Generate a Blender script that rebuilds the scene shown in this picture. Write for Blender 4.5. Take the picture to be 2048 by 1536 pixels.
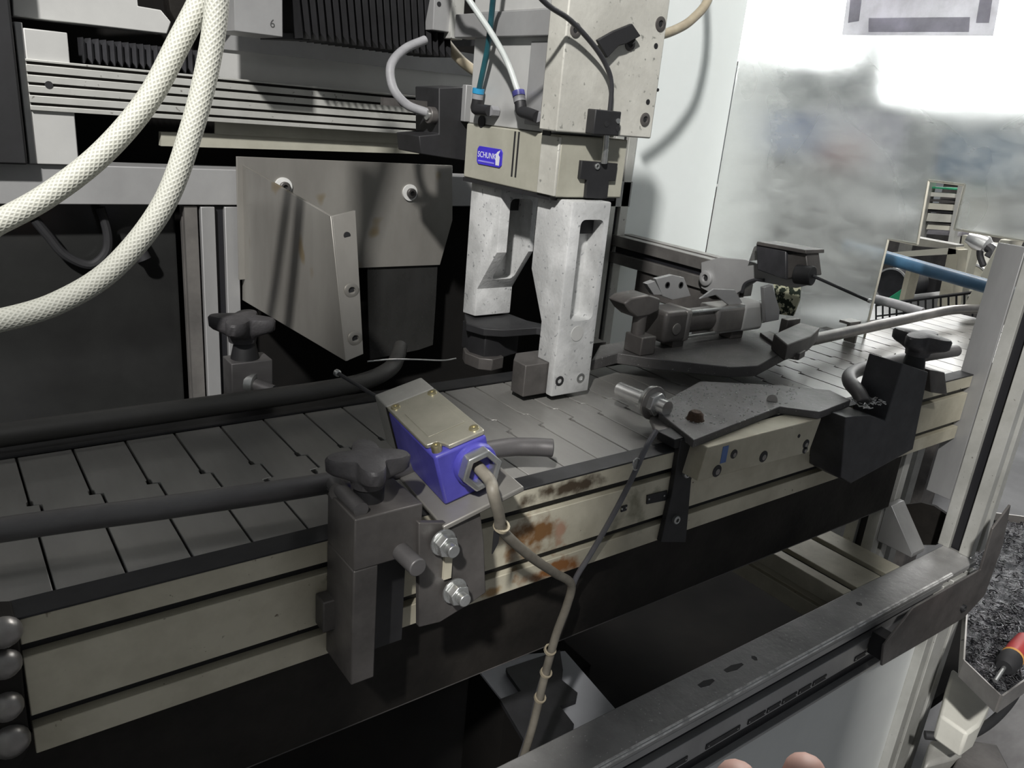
import bpy, bmesh, math, random
from mathutils import Vector, Matrix, Euler
random.seed(7)
for o in list(bpy.data.objects): bpy.data.objects.remove(o, do_unlink=True)
SC = bpy.context.scene
COL = SC.collection
Z0 = 900.0            # conveyor surface above the floor, mm; all coordinates below are mm from the conveyor surface

# ------------------------------------------------------------------ camera
YAW, PIT, ROLL, F = 0.656261, 0.335213, 0.092738, 1573.28
CAM = Vector((0, -453.4, 283.0))
_fw = Vector((math.sin(YAW)*math.cos(PIT), math.cos(YAW)*math.cos(PIT), -math.sin(PIT)))
_r0 = Vector((math.cos(YAW), -math.sin(YAW), 0)); _u0 = _r0.cross(_fw)
_rt = math.cos(ROLL)*_r0 + math.sin(ROLL)*_u0
_up = -math.sin(ROLL)*_r0 + math.cos(ROLL)*_u0
cd = bpy.data.cameras.new('camera'); cd.sensor_width = 36; cd.lens = F/2048*36
cd.clip_start = 0.02; cd.clip_end = 100
cam = bpy.data.objects.new('camera', cd); COL.objects.link(cam)
mw = Matrix((( _rt.x, _up.x, -_fw.x), (_rt.y, _up.y, -_fw.y), (_rt.z, _up.z, -_fw.z))).to_4x4()
mw.translation = Vector((CAM.x, CAM.y, CAM.z + Z0))/1000
cam.matrix_world = mw
SC.camera = cam
AXI = {'x': 0, 'y': 1, 'z': 2}
def ray(px, py): return _rt*((px-1024)/F) - _up*((py-768)/F) + _fw
def P(px, py, ax, v):                       # the point of the plane ax = v seen at a photo pixel
    d = ray(px, py); i = AXI[ax]
    return CAM + d*((v-CAM[i])/d[i])
def PL(pts, ax, v):                          # same for an outline, as 2-D coordinates of that plane
    k = [i for i in range(3) if i != AXI[ax]]
    return [(P(a, b, ax, v)[k[0]], P(a, b, ax, v)[k[1]]) for a, b in pts]

# ------------------------------------------------------------------ world, lights, exposure
SC.view_settings.view_transform = 'Standard'; SC.view_settings.look = 'None'
SC.view_settings.gamma = 1; SC.view_settings.use_curve_mapping = False
SC.view_settings.exposure = 0.0
wd = bpy.data.worlds.new('hall_ambient'); SC.world = wd; wd.use_nodes = True
wd.node_tree.nodes['Background'].inputs[0].default_value = (0.90, 0.95, 1.0, 1)
wd.node_tree.nodes['Background'].inputs[1].default_value = 0.155
def area(name, loc, target, sx, sy, power, col=(1, .98, .95)):
    l = bpy.data.lights.new(name, 'AREA'); l.shape = 'RECTANGLE'; l.size = sx; l.size_y = sy; l.energy = power; l.color = col
    o = bpy.data.objects.new(name, l); COL.objects.link(o); o.location = loc
    o.rotation_euler = (Vector(target)-Vector(loc)).to_track_quat('-Z', 'Y').to_euler()
    return o
area('hall_tube_light', (-1.35, -1.57, 3.06), (0.45, 0.10, 1.0), 0.13, 0.13, 150)
area('cell_rear_tube_light', (1.9, 0.5, 2.6), (1.2, 0.1, 0.9), 1.2, 0.3, 40)

# ------------------------------------------------------------------ materials
MATS = {}
def mat(name, c1, c2=None, rough=.5, metal=0., scale=25., speck=None, bump=0., stretch=None, spec=.5, rv=.12, lo=.35, hi=.68, speck_scale=500., speck_amt=.62, coat=0.):
    m = bpy.data.materials.new(name); m.use_nodes = True; MATS[name] = m
    n = m.node_tree.nodes; l = m.node_tree.links; b = n['Principled BSDF']
    b.inputs['Metallic'].default_value = metal; b.inputs['Specular IOR Level'].default_value = spec
    b.inputs['Coat Weight'].default_value = coat
    c2 = c2 or tuple(x*.72 for x in c1)
    tc = n.new('ShaderNodeTexCoord'); mp = n.new('ShaderNodeMapping'); l.new(tc.outputs['Object'], mp.inputs[0])
    if stretch: mp.inputs['Scale'].default_value = stretch
    nz = n.new('ShaderNodeTexNoise'); nz.inputs['Scale'].default_value = scale; nz.inputs['Detail'].default_value = 7; nz.inputs['Roughness'].default_value = .62
    l.new(mp.outputs[0], nz.inputs['Vector'])
    cr = n.new('ShaderNodeValToRGB'); cr.color_ramp.elements[0].position = lo; cr.color_ramp.elements[1].position = hi
    cr.color_ramp.elements[0].color = (*c2, 1); cr.color_ramp.elements[1].color = (*c1, 1)
    l.new(nz.outputs[0], cr.inputs[0]); out = cr.outputs[0]
    if speck:
        n2 = n.new('ShaderNodeTexNoise'); n2.inputs['Scale'].default_value = speck_scale; n2.inputs['Detail'].default_value = 2
        l.new(tc.outputs['Object'], n2.inputs['Vector'])
        r2 = n.new('ShaderNodeValToRGB'); r2.color_ramp.elements[0].position = speck_amt; r2.color_ramp.elements[1].position = speck_amt+.05
        l.new(n2.outputs[0], r2.inputs[0])
        mx = n.new('ShaderNodeMix'); mx.data_type = 'RGBA'; l.new(r2.outputs[0], mx.inputs[0]); l.new(out, mx.inputs[6]); mx.inputs[7].default_value = (*speck, 1)
        out = mx.outputs[2]
    l.new(out, b.inputs['Base Color'])
    mr = n.new('ShaderNodeMapRange'); mr.inputs[3].default_value = min(1, rough+rv); mr.inputs[4].default_value = max(.04, rough-rv)
    l.new(nz.outputs[0], mr.inputs[0]); l.new(mr.outputs[0], b.inputs['Roughness'])
    if bump:
        bp = n.new('ShaderNodeBump'); bp.inputs['Strength'].default_value = bump; bp.inputs['Distance'].default_value = .001
        n3 = n.new('ShaderNodeTexNoise'); n3.inputs['Scale'].default_value = scale*12; n3.inputs['Detail'].default_value = 4
        l.new(mp.outputs[0], n3.inputs['Vector']); l.new(n3.outputs[0], bp.inputs['Height']); l.new(bp.outputs[0], b.inputs['Normal'])
    return m
mat('slat', (.31, .303, .287), (.21, .205, .192), rough=.33, metal=.25, scale=14, stretch=(1, .35, 1), bump=.12)
mat('beam', (.60, .565, .45), (.42, .39, .30), rough=.5, metal=.15, scale=11, speck=(.16, .13, .09), speck_scale=170, speck_amt=.73, lo=.38, hi=.62)
mat('alu', (.60, .60, .57), (.42, .42, .39), rough=.42, metal=.35, scale=12, speck=(.25, .24, .22), speck_scale=220, speck_amt=.70)
mat('alu_side', (.42, .42, .42), (.30, .30, .30), rough=.38, metal=.4, scale=10, stretch=(1, 1, .3))
mat('black', (.022, .022, .024), (.012, .012, .013), rough=.55, scale=30)
mat('black_strip', (.012, .012, .015), rough=.5)
mat('rubber', (.018, .018, .02), rough=.7)
mat('knob', (.075, .072, .075), (.04, .038, .04), rough=.5, scale=40, bump=.3)
mat('dark_steel', (.15, .14, .133), (.075, .07, .067), rough=.46, metal=.4, scale=18, bump=.15)
mat('dusty_steel', (.155, .15, .148), (.09, .086, .084), rough=.5, metal=.3, scale=16, speck=(.5, .5, .5), speck_scale=420, speck_amt=.70, bump=.3)
mat('worn', (.88, .88, .86), (.45, .45, .44), rough=.45, metal=.1, scale=60, lo=.40, hi=.55)
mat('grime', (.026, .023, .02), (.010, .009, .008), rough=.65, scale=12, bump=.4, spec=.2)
mat('rail', (.17, .165, .165), (.095, .09, .09), rough=.45, metal=.35, scale=22, stretch=(.4, 1, 1))
mat('rail_black', (.055, .054, .052), (.028, .028, .026), rough=.5, metal=.2, scale=22, stretch=(.4, 1, 1))
mat('rail_bright', (.40, .38, .36), (.24, .23, .22), rough=.35, metal=.7, scale=18)
mat('finger', (.66, .665, .66), (.50, .505, .50), rough=.5, metal=.15, scale=26, speck=(.30, .305, .31), speck_scale=190, speck_amt=.655, bump=.3, lo=.42, hi=.6)
mat('olive', (.44, .43, .36), (.35, .34, .28), rough=.52, metal=.1, scale=20, bump=.1)
mat('cast', (.66, .65, .59), (.53, .52, .47), rough=.48, metal=.2, scale=14, speck=(.30, .30, .27), speck_scale=150, speck_amt=.66, bump=.3, lo=.42, hi=.6)
mat('grey_plate', (.40, .40, .40), (.29, .29, .29), rough=.5, metal=.3, scale=7)
mat('light_plate', (.60, .60, .58), (.46, .46, .45), rough=.5, metal=.2, scale=6)
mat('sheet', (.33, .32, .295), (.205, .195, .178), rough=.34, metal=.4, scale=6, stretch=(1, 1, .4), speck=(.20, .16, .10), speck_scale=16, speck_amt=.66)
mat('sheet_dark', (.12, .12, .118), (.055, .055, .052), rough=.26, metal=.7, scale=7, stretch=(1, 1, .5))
mat('dark_panel', (.03, .031, .03), (.014, .014, .014), rough=.16, scale=4, spec=.5)
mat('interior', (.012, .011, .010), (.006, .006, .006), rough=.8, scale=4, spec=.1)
mat('blue', (.085, .08, .42), (.055, .05, .30), rough=.4, scale=30)
mat('cover', (.48, .46, .38), (.38, .365, .30), rough=.35, metal=.55, scale=30, bump=.15)
mat('grey_head', (.36, .355, .33), (.28, .275, .255), rough=.5, metal=.2, scale=30)
mat('zinc', (.62, .63, .62), (.42, .43, .42), rough=.3, metal=.85, scale=60)
mat('brass', (.62, .56, .36), (.45, .40, .25), rough=.32, metal=.85, scale=60)
mat('chrome', (.80, .80, .79), (.66, .66, .65), rough=.24, metal=.72, scale=60)
mat('cable', (.24, .22, .18), (.15, .135, .11), rough=.55, scale=40)
mat('cable_grey', (.13, .13, .14), (.08, .08, .09), rough=.5, scale=40)
mat('cable_black', (.05, .05, .055), (.03, .03, .033), rough=.42, scale=40)
mat('conduit', (.30, .30, .31), (.21, .21, .22), rough=.55, scale=40)
mat('tan_hose', (.42, .37, .27), (.33, .28, .2), rough=.5, scale=40)
mat('teal', (.02, .10, .12), (.015, .06, .08), rough=.35, scale=40)
mat('clear_tube', (.55, .58, .56), (.42, .45, .44), rough=.25, scale=40)
mat('cyan', (.03, .30, .55), rough=.4)
mat('violet_ring', (.10, .10, .38), rough=.4)
mat('white_plastic', (.72, .72, .70), rough=.5)
mat('label_blue', (.06, .04, .62), rough=.4)
mat('print_white', (.85, .85, .92), rough=.5)
mat('print_lilac', (.30, .27, .82), rough=.5)
mat('print_dark', (.06, .06, .06), rough=.6)
mat('white_wall', (.83, .87, .86), (.79, .83, .82), rough=.4, scale=3)
mat('floor', (.15, .15, .155), (.10, .10, .105), rough=.6, scale=3)
mat('hall_wall', (.62, .65, .66), (.52, .55, .56), rough=.7, scale=1.5)
mat('tray', (.46, .47, .50), (.38, .39, .42), rough=.45, scale=6)
mat('swarf', (.22, .22, .23), (.02, .02, .025), rough=.22, metal=.9, scale=70, lo=.42, hi=.62, bump=1.0)
mat('bar_top', (.46, .455, .45), (.28, .277, .27), rough=.42, metal=.25, scale=12, speck=(.62, .62, .62), speck_scale=330, speck_amt=.69, bump=.4)
mat('panel_grey', (.72, .74, .73), (.64, .66, .655), rough=.5, scale=5)
mat('rust', (.10, .055, .03), (.05, .03, .02), rough=.8, scale=45, bump=.8)
mat('rust_pale', (.50, .34, .25), (.36, .20, .10), rough=.85, scale=70, bump=.8)
mat('blue_pipe', (.04, .11, .19), (.025, .07, .13), rough=.4, scale=20)
mat('cream', (.80, .77, .66), (.68, .65, .55), rough=.5, scale=10)
mat('green', (.03, .42, .20), rough=.45)
mat('red', (.40, .05, .05), rough=.4)
mat('machine_blue', (.10, .18, .42), rough=.5)
mat('orange', (.6, .3, .08), rough=.5)
mat('skin', (.78, .50, .42), (.70, .42, .35), rough=.5, scale=30)
mat('nail', (.82, .58, .52), rough=.3)
mat('paper', (.90, .88, .94), rough=.8)
mat('paper_dark', (.66, .65, .71), rough=.8)
mat('camo', (.55, .55, .40), (.02, .03, .02), rough=.9, scale=70, lo=.47, hi=.5)
mat('white_paint', (.72, .71, .64), (.60, .59, .53), rough=.5, scale=20)
def braid():
    m = bpy.data.materials.new('braid'); m.use_nodes = True; MATS['braid'] = m
    n = m.node_tree.nodes; l = m.node_tree.links; b = n['Principled BSDF']; b.inputs['Roughness'].default_value = .5
    tc = n.new('ShaderNodeTexCoord'); sx = n.new('ShaderNodeSeparateXYZ'); l.new(tc.outputs['UV'], sx.inputs[0])
    def M(op, a, bb):
        k = n.new('ShaderNodeMath'); k.operation = op
        for i, v in enumerate((a, bb)):
            if v is None: continue
            if isinstance(v, (int, float)): k.inputs[i].default_value = v
            else: l.new(v, k.inputs[i])
        return k.outputs[0]
    u = M('MULTIPLY', sx.outputs[0], 14*math.tau); v = M('MULTIPLY', sx.outputs[1], math.tau/4.6)
    s1 = M('SINE', M('ADD', u, v), None); s2 = M('SINE', M('SUBTRACT', u, v), None)
    k = M('MAXIMUM', s1, s2)
    cr = n.new('ShaderNodeValToRGB'); cr.color_ramp.elements[0].position = .15; cr.color_ramp.elements[1].position = .75
    cr.color_ramp.elements[0].color = (.44, .44, .38, 1); cr.color_ramp.elements[1].color = (.62, .62, .55, 1)
    l.new(M('ADD', M('MULTIPLY', k, .5), .5), cr.inputs[0]); l.new(cr.outputs[0], b.inputs['Base Color'])
    bp = n.new('ShaderNodeBump'); bp.inputs['Strength'].default_value = .4; bp.inputs['Distance'].default_value = .0006
    l.new(k, bp.inputs['Height']); l.new(bp.outputs[0], b.inputs['Normal'])
braid()
def plexi():
    m = bpy.data.materials.new('plexi'); m.use_nodes = True; MATS['plexi'] = m
    n = m.node_tree.nodes; l = m.node_tree.links; n.remove(n['Principled BSDF']); out = n['Material Output']
    tc = n.new('ShaderNodeTexCoord')
    nz = n.new('ShaderNodeTexNoise'); nz.inputs['Scale'].default_value = 4; nz.inputs['Detail'].default_value = 2.5; nz.inputs['Distortion'].default_value = .6; l.new(tc.outputs['Object'], nz.inputs[0])
    rf = n.new('ShaderNodeBsdfRefraction'); rf.inputs['IOR'].default_value = 1.15; rf.inputs['Color'].default_value = (.95, .97, .97, 1)
    mr = n.new('ShaderNodeMapRange'); mr.inputs[1].default_value = .3; mr.inputs[2].default_value = .7; mr.inputs[3].default_value = .20; mr.inputs[4].default_value = .42
    l.new(nz.outputs[0], mr.inputs[0]); l.new(mr.outputs[0], rf.inputs['Roughness'])
    df = n.new('ShaderNodeBsdfDiffuse'); df.inputs[0].default_value = (.78, .80, .78, 1)
    tr = n.new('ShaderNodeBsdfTranslucent'); tr.inputs[0].default_value = (.72, .75, .74, 1)
    a = n.new('ShaderNodeMixShader'); a.inputs[0].default_value = .5; l.new(df.outputs[0], a.inputs[1]); l.new(tr.outputs[0], a.inputs[2])
    gl = n.new('ShaderNodeBsdfGlossy'); gl.inputs['Roughness'].default_value = .18; gl.inputs['Color'].default_value = (.9, .9, .9, 1)
    b = n.new('ShaderNodeMixShader'); m2 = n.new('ShaderNodeMapRange'); m2.inputs[1].default_value = .38; m2.inputs[2].default_value = .62; m2.inputs[3].default_value = .12; m2.inputs[4].default_value = .46
    sy_ = n.new('ShaderNodeSeparateXYZ'); l.new(tc.outputs['Object'], sy_.inputs[0])          # diffuse share grows towards the rear corner
    m3 = n.new('ShaderNodeMapRange'); m3.interpolation_type = 'SMOOTHSTEP'; m3.inputs[1].default_value = .13; m3.inputs[2].default_value = .29; m3.inputs[3].default_value = 0; m3.inputs[4].default_value = .38
    l.new(sy_.outputs[1], m3.inputs[0]); ad_ = n.new('ShaderNodeMath'); ad_.operation = 'ADD'; ad_.use_clamp = True
    nf = n.new('ShaderNodeTexNoise'); nf.inputs['Scale'].default_value = 38; nf.inputs['Detail'].default_value = 9; nf.inputs['Roughness'].default_value = .7; mq = n.new('ShaderNodeMapping'); mq.inputs['Scale'].default_value = (1, .6, 1.4); mq.inputs['Rotation'].default_value = (.5, 0, 0); l.new(tc.outputs['Object'], mq.inputs[0]); l.new(mq.outputs[0], nf.inputs['Vector'])
    av = n.new('ShaderNodeMix'); av.inputs[0].default_value = .45; l.new(nz.outputs[0], av.inputs[2]); l.new(nf.outputs[0], av.inputs[3])
    l.new(av.outputs[0], m2.inputs[0]); l.new(m2.outputs[0], ad_.inputs[0]); l.new(m3.outputs[0], ad_.inputs[1]); l.new(ad_.outputs[0], b.inputs[0]); l.new(rf.outputs[0], b.inputs[1]); l.new(a.outputs[0], b.inputs[2])
    c = n.new('ShaderNodeMixShader'); c.inputs[0].default_value = .07; l.new(b.outputs[0], c.inputs[1]); l.new(gl.outputs[0], c.inputs[2])
    l.new(c.outputs[0], out.inputs[0])
plexi()
for nm_ in ('paper', 'paper_dark'):
    m = MATS[nm_]; n = m.node_tree.nodes; l = m.node_tree.links; b = n['Principled BSDF']; tr_ = n.new('ShaderNodeBsdfTranslucent'); mx_ = n.new('ShaderNodeMixShader'); mx_.inputs[0].default_value = .82
    l.new(b.inputs['Base Color'].links[0].from_socket, tr_.inputs[0]); l.new(b.outputs[0], mx_.inputs[1]); l.new(tr_.outputs[0], mx_.inputs[2]); tp_ = n.new('ShaderNodeBsdfTransparent'); my_ = n.new('ShaderNodeMixShader'); my_.inputs[0].default_value = .30 if nm_ == 'paper' else .30
    l.new(mx_.outputs[0], my_.inputs[1]); l.new(tp_.outputs[0], my_.inputs[2]); l.new(my_.outputs[0], n['Material Output'].inputs[0])
def emit(name, col, s):
    m = bpy.data.materials.new(name); m.use_nodes = True; MATS[name] = m
    b = m.node_tree.nodes['Principled BSDF']; b.inputs['Base Color'].default_value = (*col, 1)
    b.inputs['Emission Color'].default_value = (*col, 1); b.inputs['Emission Strength'].default_value = s
emit('window_light', (1, 1, .98), 6.5)

# ------------------------------------------------------------------ mesh helpers
ORIG = {}
class MB:
    def __init__(s): s.bm = bmesh.new(); s.uv = None
    def face(s, vs):
        try: return s.bm.faces.new(vs)
        except ValueError: return None
    def box(s, x0, x1, y0, y1, z0, z1):
        v = [s.bm.verts.new((x, y, z)) for x in (x0, x1) for y in (y0, y1) for z in (z0, z1)]
        for f in ((0, 1, 3, 2), (4, 6, 7, 5), (0, 4, 5, 1), (2, 3, 7, 6), (0, 2, 6, 4), (1, 5, 7, 3)): s.face([v[i] for i in f])
        return s
    def prism(s, ax, poly, a0, a1):
        def mk(p, a): return {'x': (a, p[0], p[1]), 'y': (p[0], a, p[1]), 'z': (p[0], p[1], a)}[ax]
        A = [s.bm.verts.new(mk(p, a0)) for p in poly]; B = [s.bm.verts.new(mk(p, a1)) for p in poly]
        s.face(A); s.face(B[::-1]); k = len(poly)
        for i in range(k): s.face((A[i], A[(i+1) % k], B[(i+1) % k], B[i]))
        return s
    def ring(s, c, d, r, n, ph=0):
        d = Vector(d).normalized(); a = d.orthogonal().normalized(); b = d.cross(a)
        return [s.bm.verts.new(Vector(c)+r*(math.cos(t)*a+math.sin(t)*b)) for t in [ph+math.tau*i/n for i in range(n)]]
    def cyl(s, p0, p1, r, n=20, r2=None, ph=0):
        p0 = Vector(p0); p1 = Vector(p1); d = p1-p0
        A = s.ring(p0, d, r, n, ph); B = s.ring(p1, d, r if r2 is None else r2, n, ph)
        s.face(A[::-1]); s.face(B)
        for i in range(n): s.face((A[i], A[(i+1) % n], B[(i+1) % n], B[i]))
        return s
    def pipe(s, p0, p1, ro, ri, n=24):
        p0 = Vector(p0); p1 = Vector(p1); d = p1-p0
        R = [s.ring(p0, d, ro, n), s.ring(p1, d, ro, n), s.ring(p1, d, ri, n), s.ring(p0, d, ri, n)]
        for k in range(4):
            A, B = R[k], R[(k+1) % 4]
            for i in range(n): s.face((A[i], A[(i+1) % n], B[(i+1) % n], B[i]))
        return s
    def lathe(s, c, d, prof, n=20, lobes=0, amp=0, ph=0):     # prof: (dist along d, radius[, lobe amount])
        c = Vector(c); d = Vector(d).normalized(); a = d.orthogonal().normalized(); b = d.cross(a); rings = []
        for q in prof:
            k = q[2] if len(q) > 2 else 0
            rings.append([s.bm.verts.new(c+d*q[0]+(q[1]*(1+k*math.cos(lobes*t)))*(math.cos(t+ph)*a+math.sin(t+ph)*b)) for t in [math.tau*i/n for i in range(n)]])
        for A, B in zip(rings, rings[1:]):
            for i in range(n): s.face((A[i], A[(i+1) % n], B[(i+1) % n], B[i]))
        s.face(rings[0][::-1]); s.face(rings[-1]); return s
    def tube(s, pts, r, n=12, sub=6, uv=False):
        pts = [Vector(p) for p in pts]; q = []
        if sub > 1 and len(pts) > 2:
            e = [pts[0]*2-pts[1]]+pts+[pts[-1]*2-pts[-2]]
            for i in range(1, len(e)-2):
                for k in range(sub):
                    t = k/sub; a, b, c, d = e[i-1:i+3]
                    q.append(.5*((2*b)+(c-a)*t+(2*a-5*b+4*c-d)*t*t+(3*b-a-3*c+d)*t**3))
            q.append(pts[-1])
        else: q = pts
        T = (q[1]-q[0]).normalized(); a = T.orthogonal().normalized(); rings = []; L = 0; lens = []
        for i, p in enumerate(q):
            t = (q[min(i+1, len(q)-1)]-q[max(i-1, 0)]).normalized()
            a = (a-t*a.dot(t)).normalized(); b = t.cross(a)
            rr = r(i/(len(q)-1)) if callable(r) else r
            rings.append([s.bm.verts.new(p+rr*(math.cos(math.tau*k/n)*a+math.sin(math.tau*k/n)*b)) for k in range(n)])
            if i: L += (p-q[i-1]).length
            lens.append(L)
        lay = s.bm.loops.layers.uv.verify() if uv else None
        for j, (A, B) in enumerate(zip(rings, rings[1:])):
            for i in range(n):
                f = s.face((A[i], A[(i+1) % n], B[(i+1) % n], B[i]))
                if f and lay:
                    for lp, c in zip(f.loops, ((i/n, lens[j]), ((i+1)/n, lens[j]), ((i+1)/n, lens[j+1]), (i/n, lens[j+1]))): lp[lay].uv = c
        s.face(rings[0][::-1]); s.face(rings[-1]); return s
    def build(s, name, m, parent=None, bevel=0, smooth=35, seg=2, nrm=True):
        bm = s.bm
        if nrm: bmesh.ops.recalc_face_normals(bm, faces=bm.faces[:])
        if parent is not None: og = ORIG[parent]
        else:
            xs = [v.co for v in bm.verts]
            og = Vector(((min(v.x for v in xs)+max(v.x for v in xs))/2, (min(v.y for v in xs)+max(v.y for v in xs))/2, min(v.z for v in xs)))
        for v in bm.verts: v.co = (v.co-og)/1000
        me = bpy.data.meshes.new(name); bm.to_mesh(me); bm.free()
        me.materials.append(MATS[m]); me.shade_smooth(); me.set_sharp_from_angle(angle=math.radians(smooth))
        o = bpy.data.objects.new(name, me); COL.objects.link(o); ORIG[o] = og
        if parent is not None: o.parent = parent
        else: o.location = (og.x/1000, og.y/1000, (og.z+Z0)/1000)
        if bevel:
            b = o.modifiers.new('bevel', 'BEVEL'); b.width = bevel/1000; b.segments = seg; b.limit_method = 'ANGLE'; b.angle_limit = math.radians(40)
        return o
def tag(o, label, cat, group=None, kind=None):
    if kind: o['kind'] = kind
    if label: o['label'] = label
    if cat: o['category'] = cat
    if group: o['group'] = group
    return o
def thing(name, label, cat, loc, rot=None, group=None):
    o = bpy.data.objects.new(name, None); COL.objects.link(o); o.empty_display_size = .02
    o.location = (loc[0]/1000, loc[1]/1000, (loc[2]+Z0)/1000)
    ORIG[o] = Vector(loc) if rot is None else Vector((0, 0, 0))
    if rot: o.rotation_euler = rot
    return tag(o, label, cat, group)
def struct(o, label=None):
    o['kind'] = 'structure'
    if label: o['label'] = label
    return o
def prof(w, h, gw, gd, gx=(), gz=(), x0=0, z0=0):
    """outline of an extruded profile w x h with open grooves centred at gx (top and bottom) and gz (both sides)"""
    p = [(0, 0)]
    for g in gx: p += [(g-gw/2, 0), (g-gw/2, gd), (g+gw/2, gd), (g+gw/2, 0)]
    p.append((w, 0))
    for g in gz: p += [(w, g-gw/2), (w-gd, g-gw/2), (w-gd, g+gw/2), (w, g+gw/2)]
    p.append((w, h))
    for g in gx[::-1]: p += [(g+gw/2, h), (g+gw/2, h-gd), (g-gw/2, h-gd), (g-gw/2, h)]
    p.append((0, h))
    for g in gz[::-1]: p += [(0, g+gw/2), (gd, g+gw/2), (gd, g-gw/2), (0, g-gw/2)]
    return [(a+x0, b+z0) for a, b in p]
def capscrew(parent, c, d, r, m='dark_steel', h=3, name='bolt'):     # socket-head screw: head with a hexagonal recess
    c = Vector(c); d = Vector(d).normalized()
    mb = MB(); n = 24
    prf = [(0, r), (h*.8, r), (h, r*.86), (h, r*.5), (h*.3, r*.46)]
    mb.lathe(c, d, prf, n)
    o = mb.build(name, m, parent)
    MB().cyl(c+d*(h*.32), c+d*(h*.36), r*.44, 6).build('socket', 'black', o)
    return o
def knob(parent, c, R, ph=0, m='knob'):          # four-lobed star grip
    c = Vector(c)
    return MB().lathe(c, (0, 0, 1), [(0, R*.40), (R*.16, R*.42, .02), (R*.26, R*.55, .16), (R*.36, R*.70, .28), (R*.44, R*.745, .33), (R*.70, R*.76, .33), (R*.77, R*.72, .32), (R*.81, R*.5, .25), (R*.84, R*.2, .1), (R*.845, R*.02)], 64, lobes=4, ph=ph).build('star_knob', m, parent, smooth=42)
def txt(body, size, parent, m, M, name='lettering', ext=.05):
    c = bpy.data.curves.new(name, 'FONT'); c.body = body; c.size = size; c.extrude = ext; c.align_x = 'CENTER'; c.align_y = 'CENTER'
    t = bpy.data.objects.new(name, c); me = bpy.data.meshes.new_from_object(t); bpy.data.objects.remove(t)
    for v in me.vertices: v.co = (M @ v.co - ORIG[parent])/1000
    me.materials.clear(); me.materials.append(MATS[m])
    o = bpy.data.objects.new(name, me); COL.objects.link(o); o.parent = parent; ORIG[o] = ORIG[parent]
    return o
def frame_mat(o, ex, ey):
    ex = Vector(ex).normalized(); ey = Vector(ey).normalized(); ez = ex.cross(ey)
    M = Matrix((ex, ey, ez)).transposed().to_4x4(); M.translation = Vector(o); return M

# ================================================================== SETTING
fl = MB().box(-2500, 6500, -3000, 6000, -Z0-40, -Z0).build('floor', 'floor'); struct(fl)
w = MB().box(6500, 6600, -3000, 6000, -Z0, 3000).build('wall_right', 'hall_wall'); struct(w)
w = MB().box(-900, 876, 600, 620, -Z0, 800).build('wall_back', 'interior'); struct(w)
for i, (y0, y1, z0, z1) in enumerate(((1500, 3350, 620, 2600), (3650, 5300, 900, 2700), (600, 1300, 500, 2400))):
    win = MB().box(6480, 6499, y0, y1, z0, z1).build('window_%d' % (i+1), 'window_light'); struct(win, 'bright window of the hall behind the hazy guard panel')
    fr = MB()
    for a in (y0-40, (y0+y1)/2-20, y1): fr.box(6465, 6480, a, a+40, z0-40, z1+40)
    for a in (z0-40, z1): fr.box(6465, 6480, y0-40, y1+40, a, a+40)
    fr.build('window_frame', 'alu_side', win)
# white rear panel and clouded end panel of the cell
tag(MB().box(921, 1139, 488, 492, -140, 900).build('white_guard_panel', 'white_wall', bevel=.5), 'smooth white guard panel behind the pneumatic cylinder', 'panel')
XP = 1140
op = PL([(1845, 640), (1765, 640), (1775, 478), (1838, 470), (1856, 360), (1928, 371), (1907, 458), (2060, 483), (2060, 640)], 'x', XP)
gl = thing('machine_guard', 'clouded see-through plastic guard panel with a stepped opening over the conveyor', 'panel', (XP, 200, -60))
y_l, z_l = op[2]; y_a = op[3][0]; y_b = op[6][0]; z_top = (op[4][1]+op[5][1])/2; z_b = op[6][1]
MB().prism('x', [(y_l, -60), (487, -60), (487, 900), (-35.5, 900), (-35.5, z_b), (y_b, z_b), (op[5][0], z_top), (op[4][0], z_top), (y_a, z_l), (y_l, z_l)], XP, XP+5).build('clear_sheet', 'plexi', gl)
ed = MB()
for a, b in (((-35.5, z_b), (y_b, z_b)), ((y_b, z_b), (op[5][0], z_top)), ((op[5][0], z_top), (op[4][0], z_top)), ((op[4][0], z_top), (y_a, z_l)), ((y_a, z_l), (y_l, z_l)), ((y_l, z_l), (y_l, -60))):
    ed.tube([(XP+2.5, *a), (XP+2.5, *b)], 1.9, 8, 1)
ed.build('edge_trim', 'cream', gl)
nt = thing('notice_sheet', 'pale lilac paper notice with grey bars stuck on the clouded panel', 'sign', (XP-1, 180, 425))
q = PL([(1684, 70), (1702, -60), (2010, -60), (1986, 72)], 'x', XP-1)
MB().prism('x', q, XP-1.2, XP-.4).build('sheet', 'paper', nt)
for pp in ([(1738, 36), (1940, 34), (1938, 64), (1737, 64)], [(1696, 46), (1706, -50), (1730, -50), (1718, 42)], [(1952, 46), (1968, -50), (1992, -50), (1978, 46)]):
    MB().prism('x', PL(pp, 'x', XP-1.2), XP-1.6, XP-1.2).build('printed_bar', 'paper_dark', nt)

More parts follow.
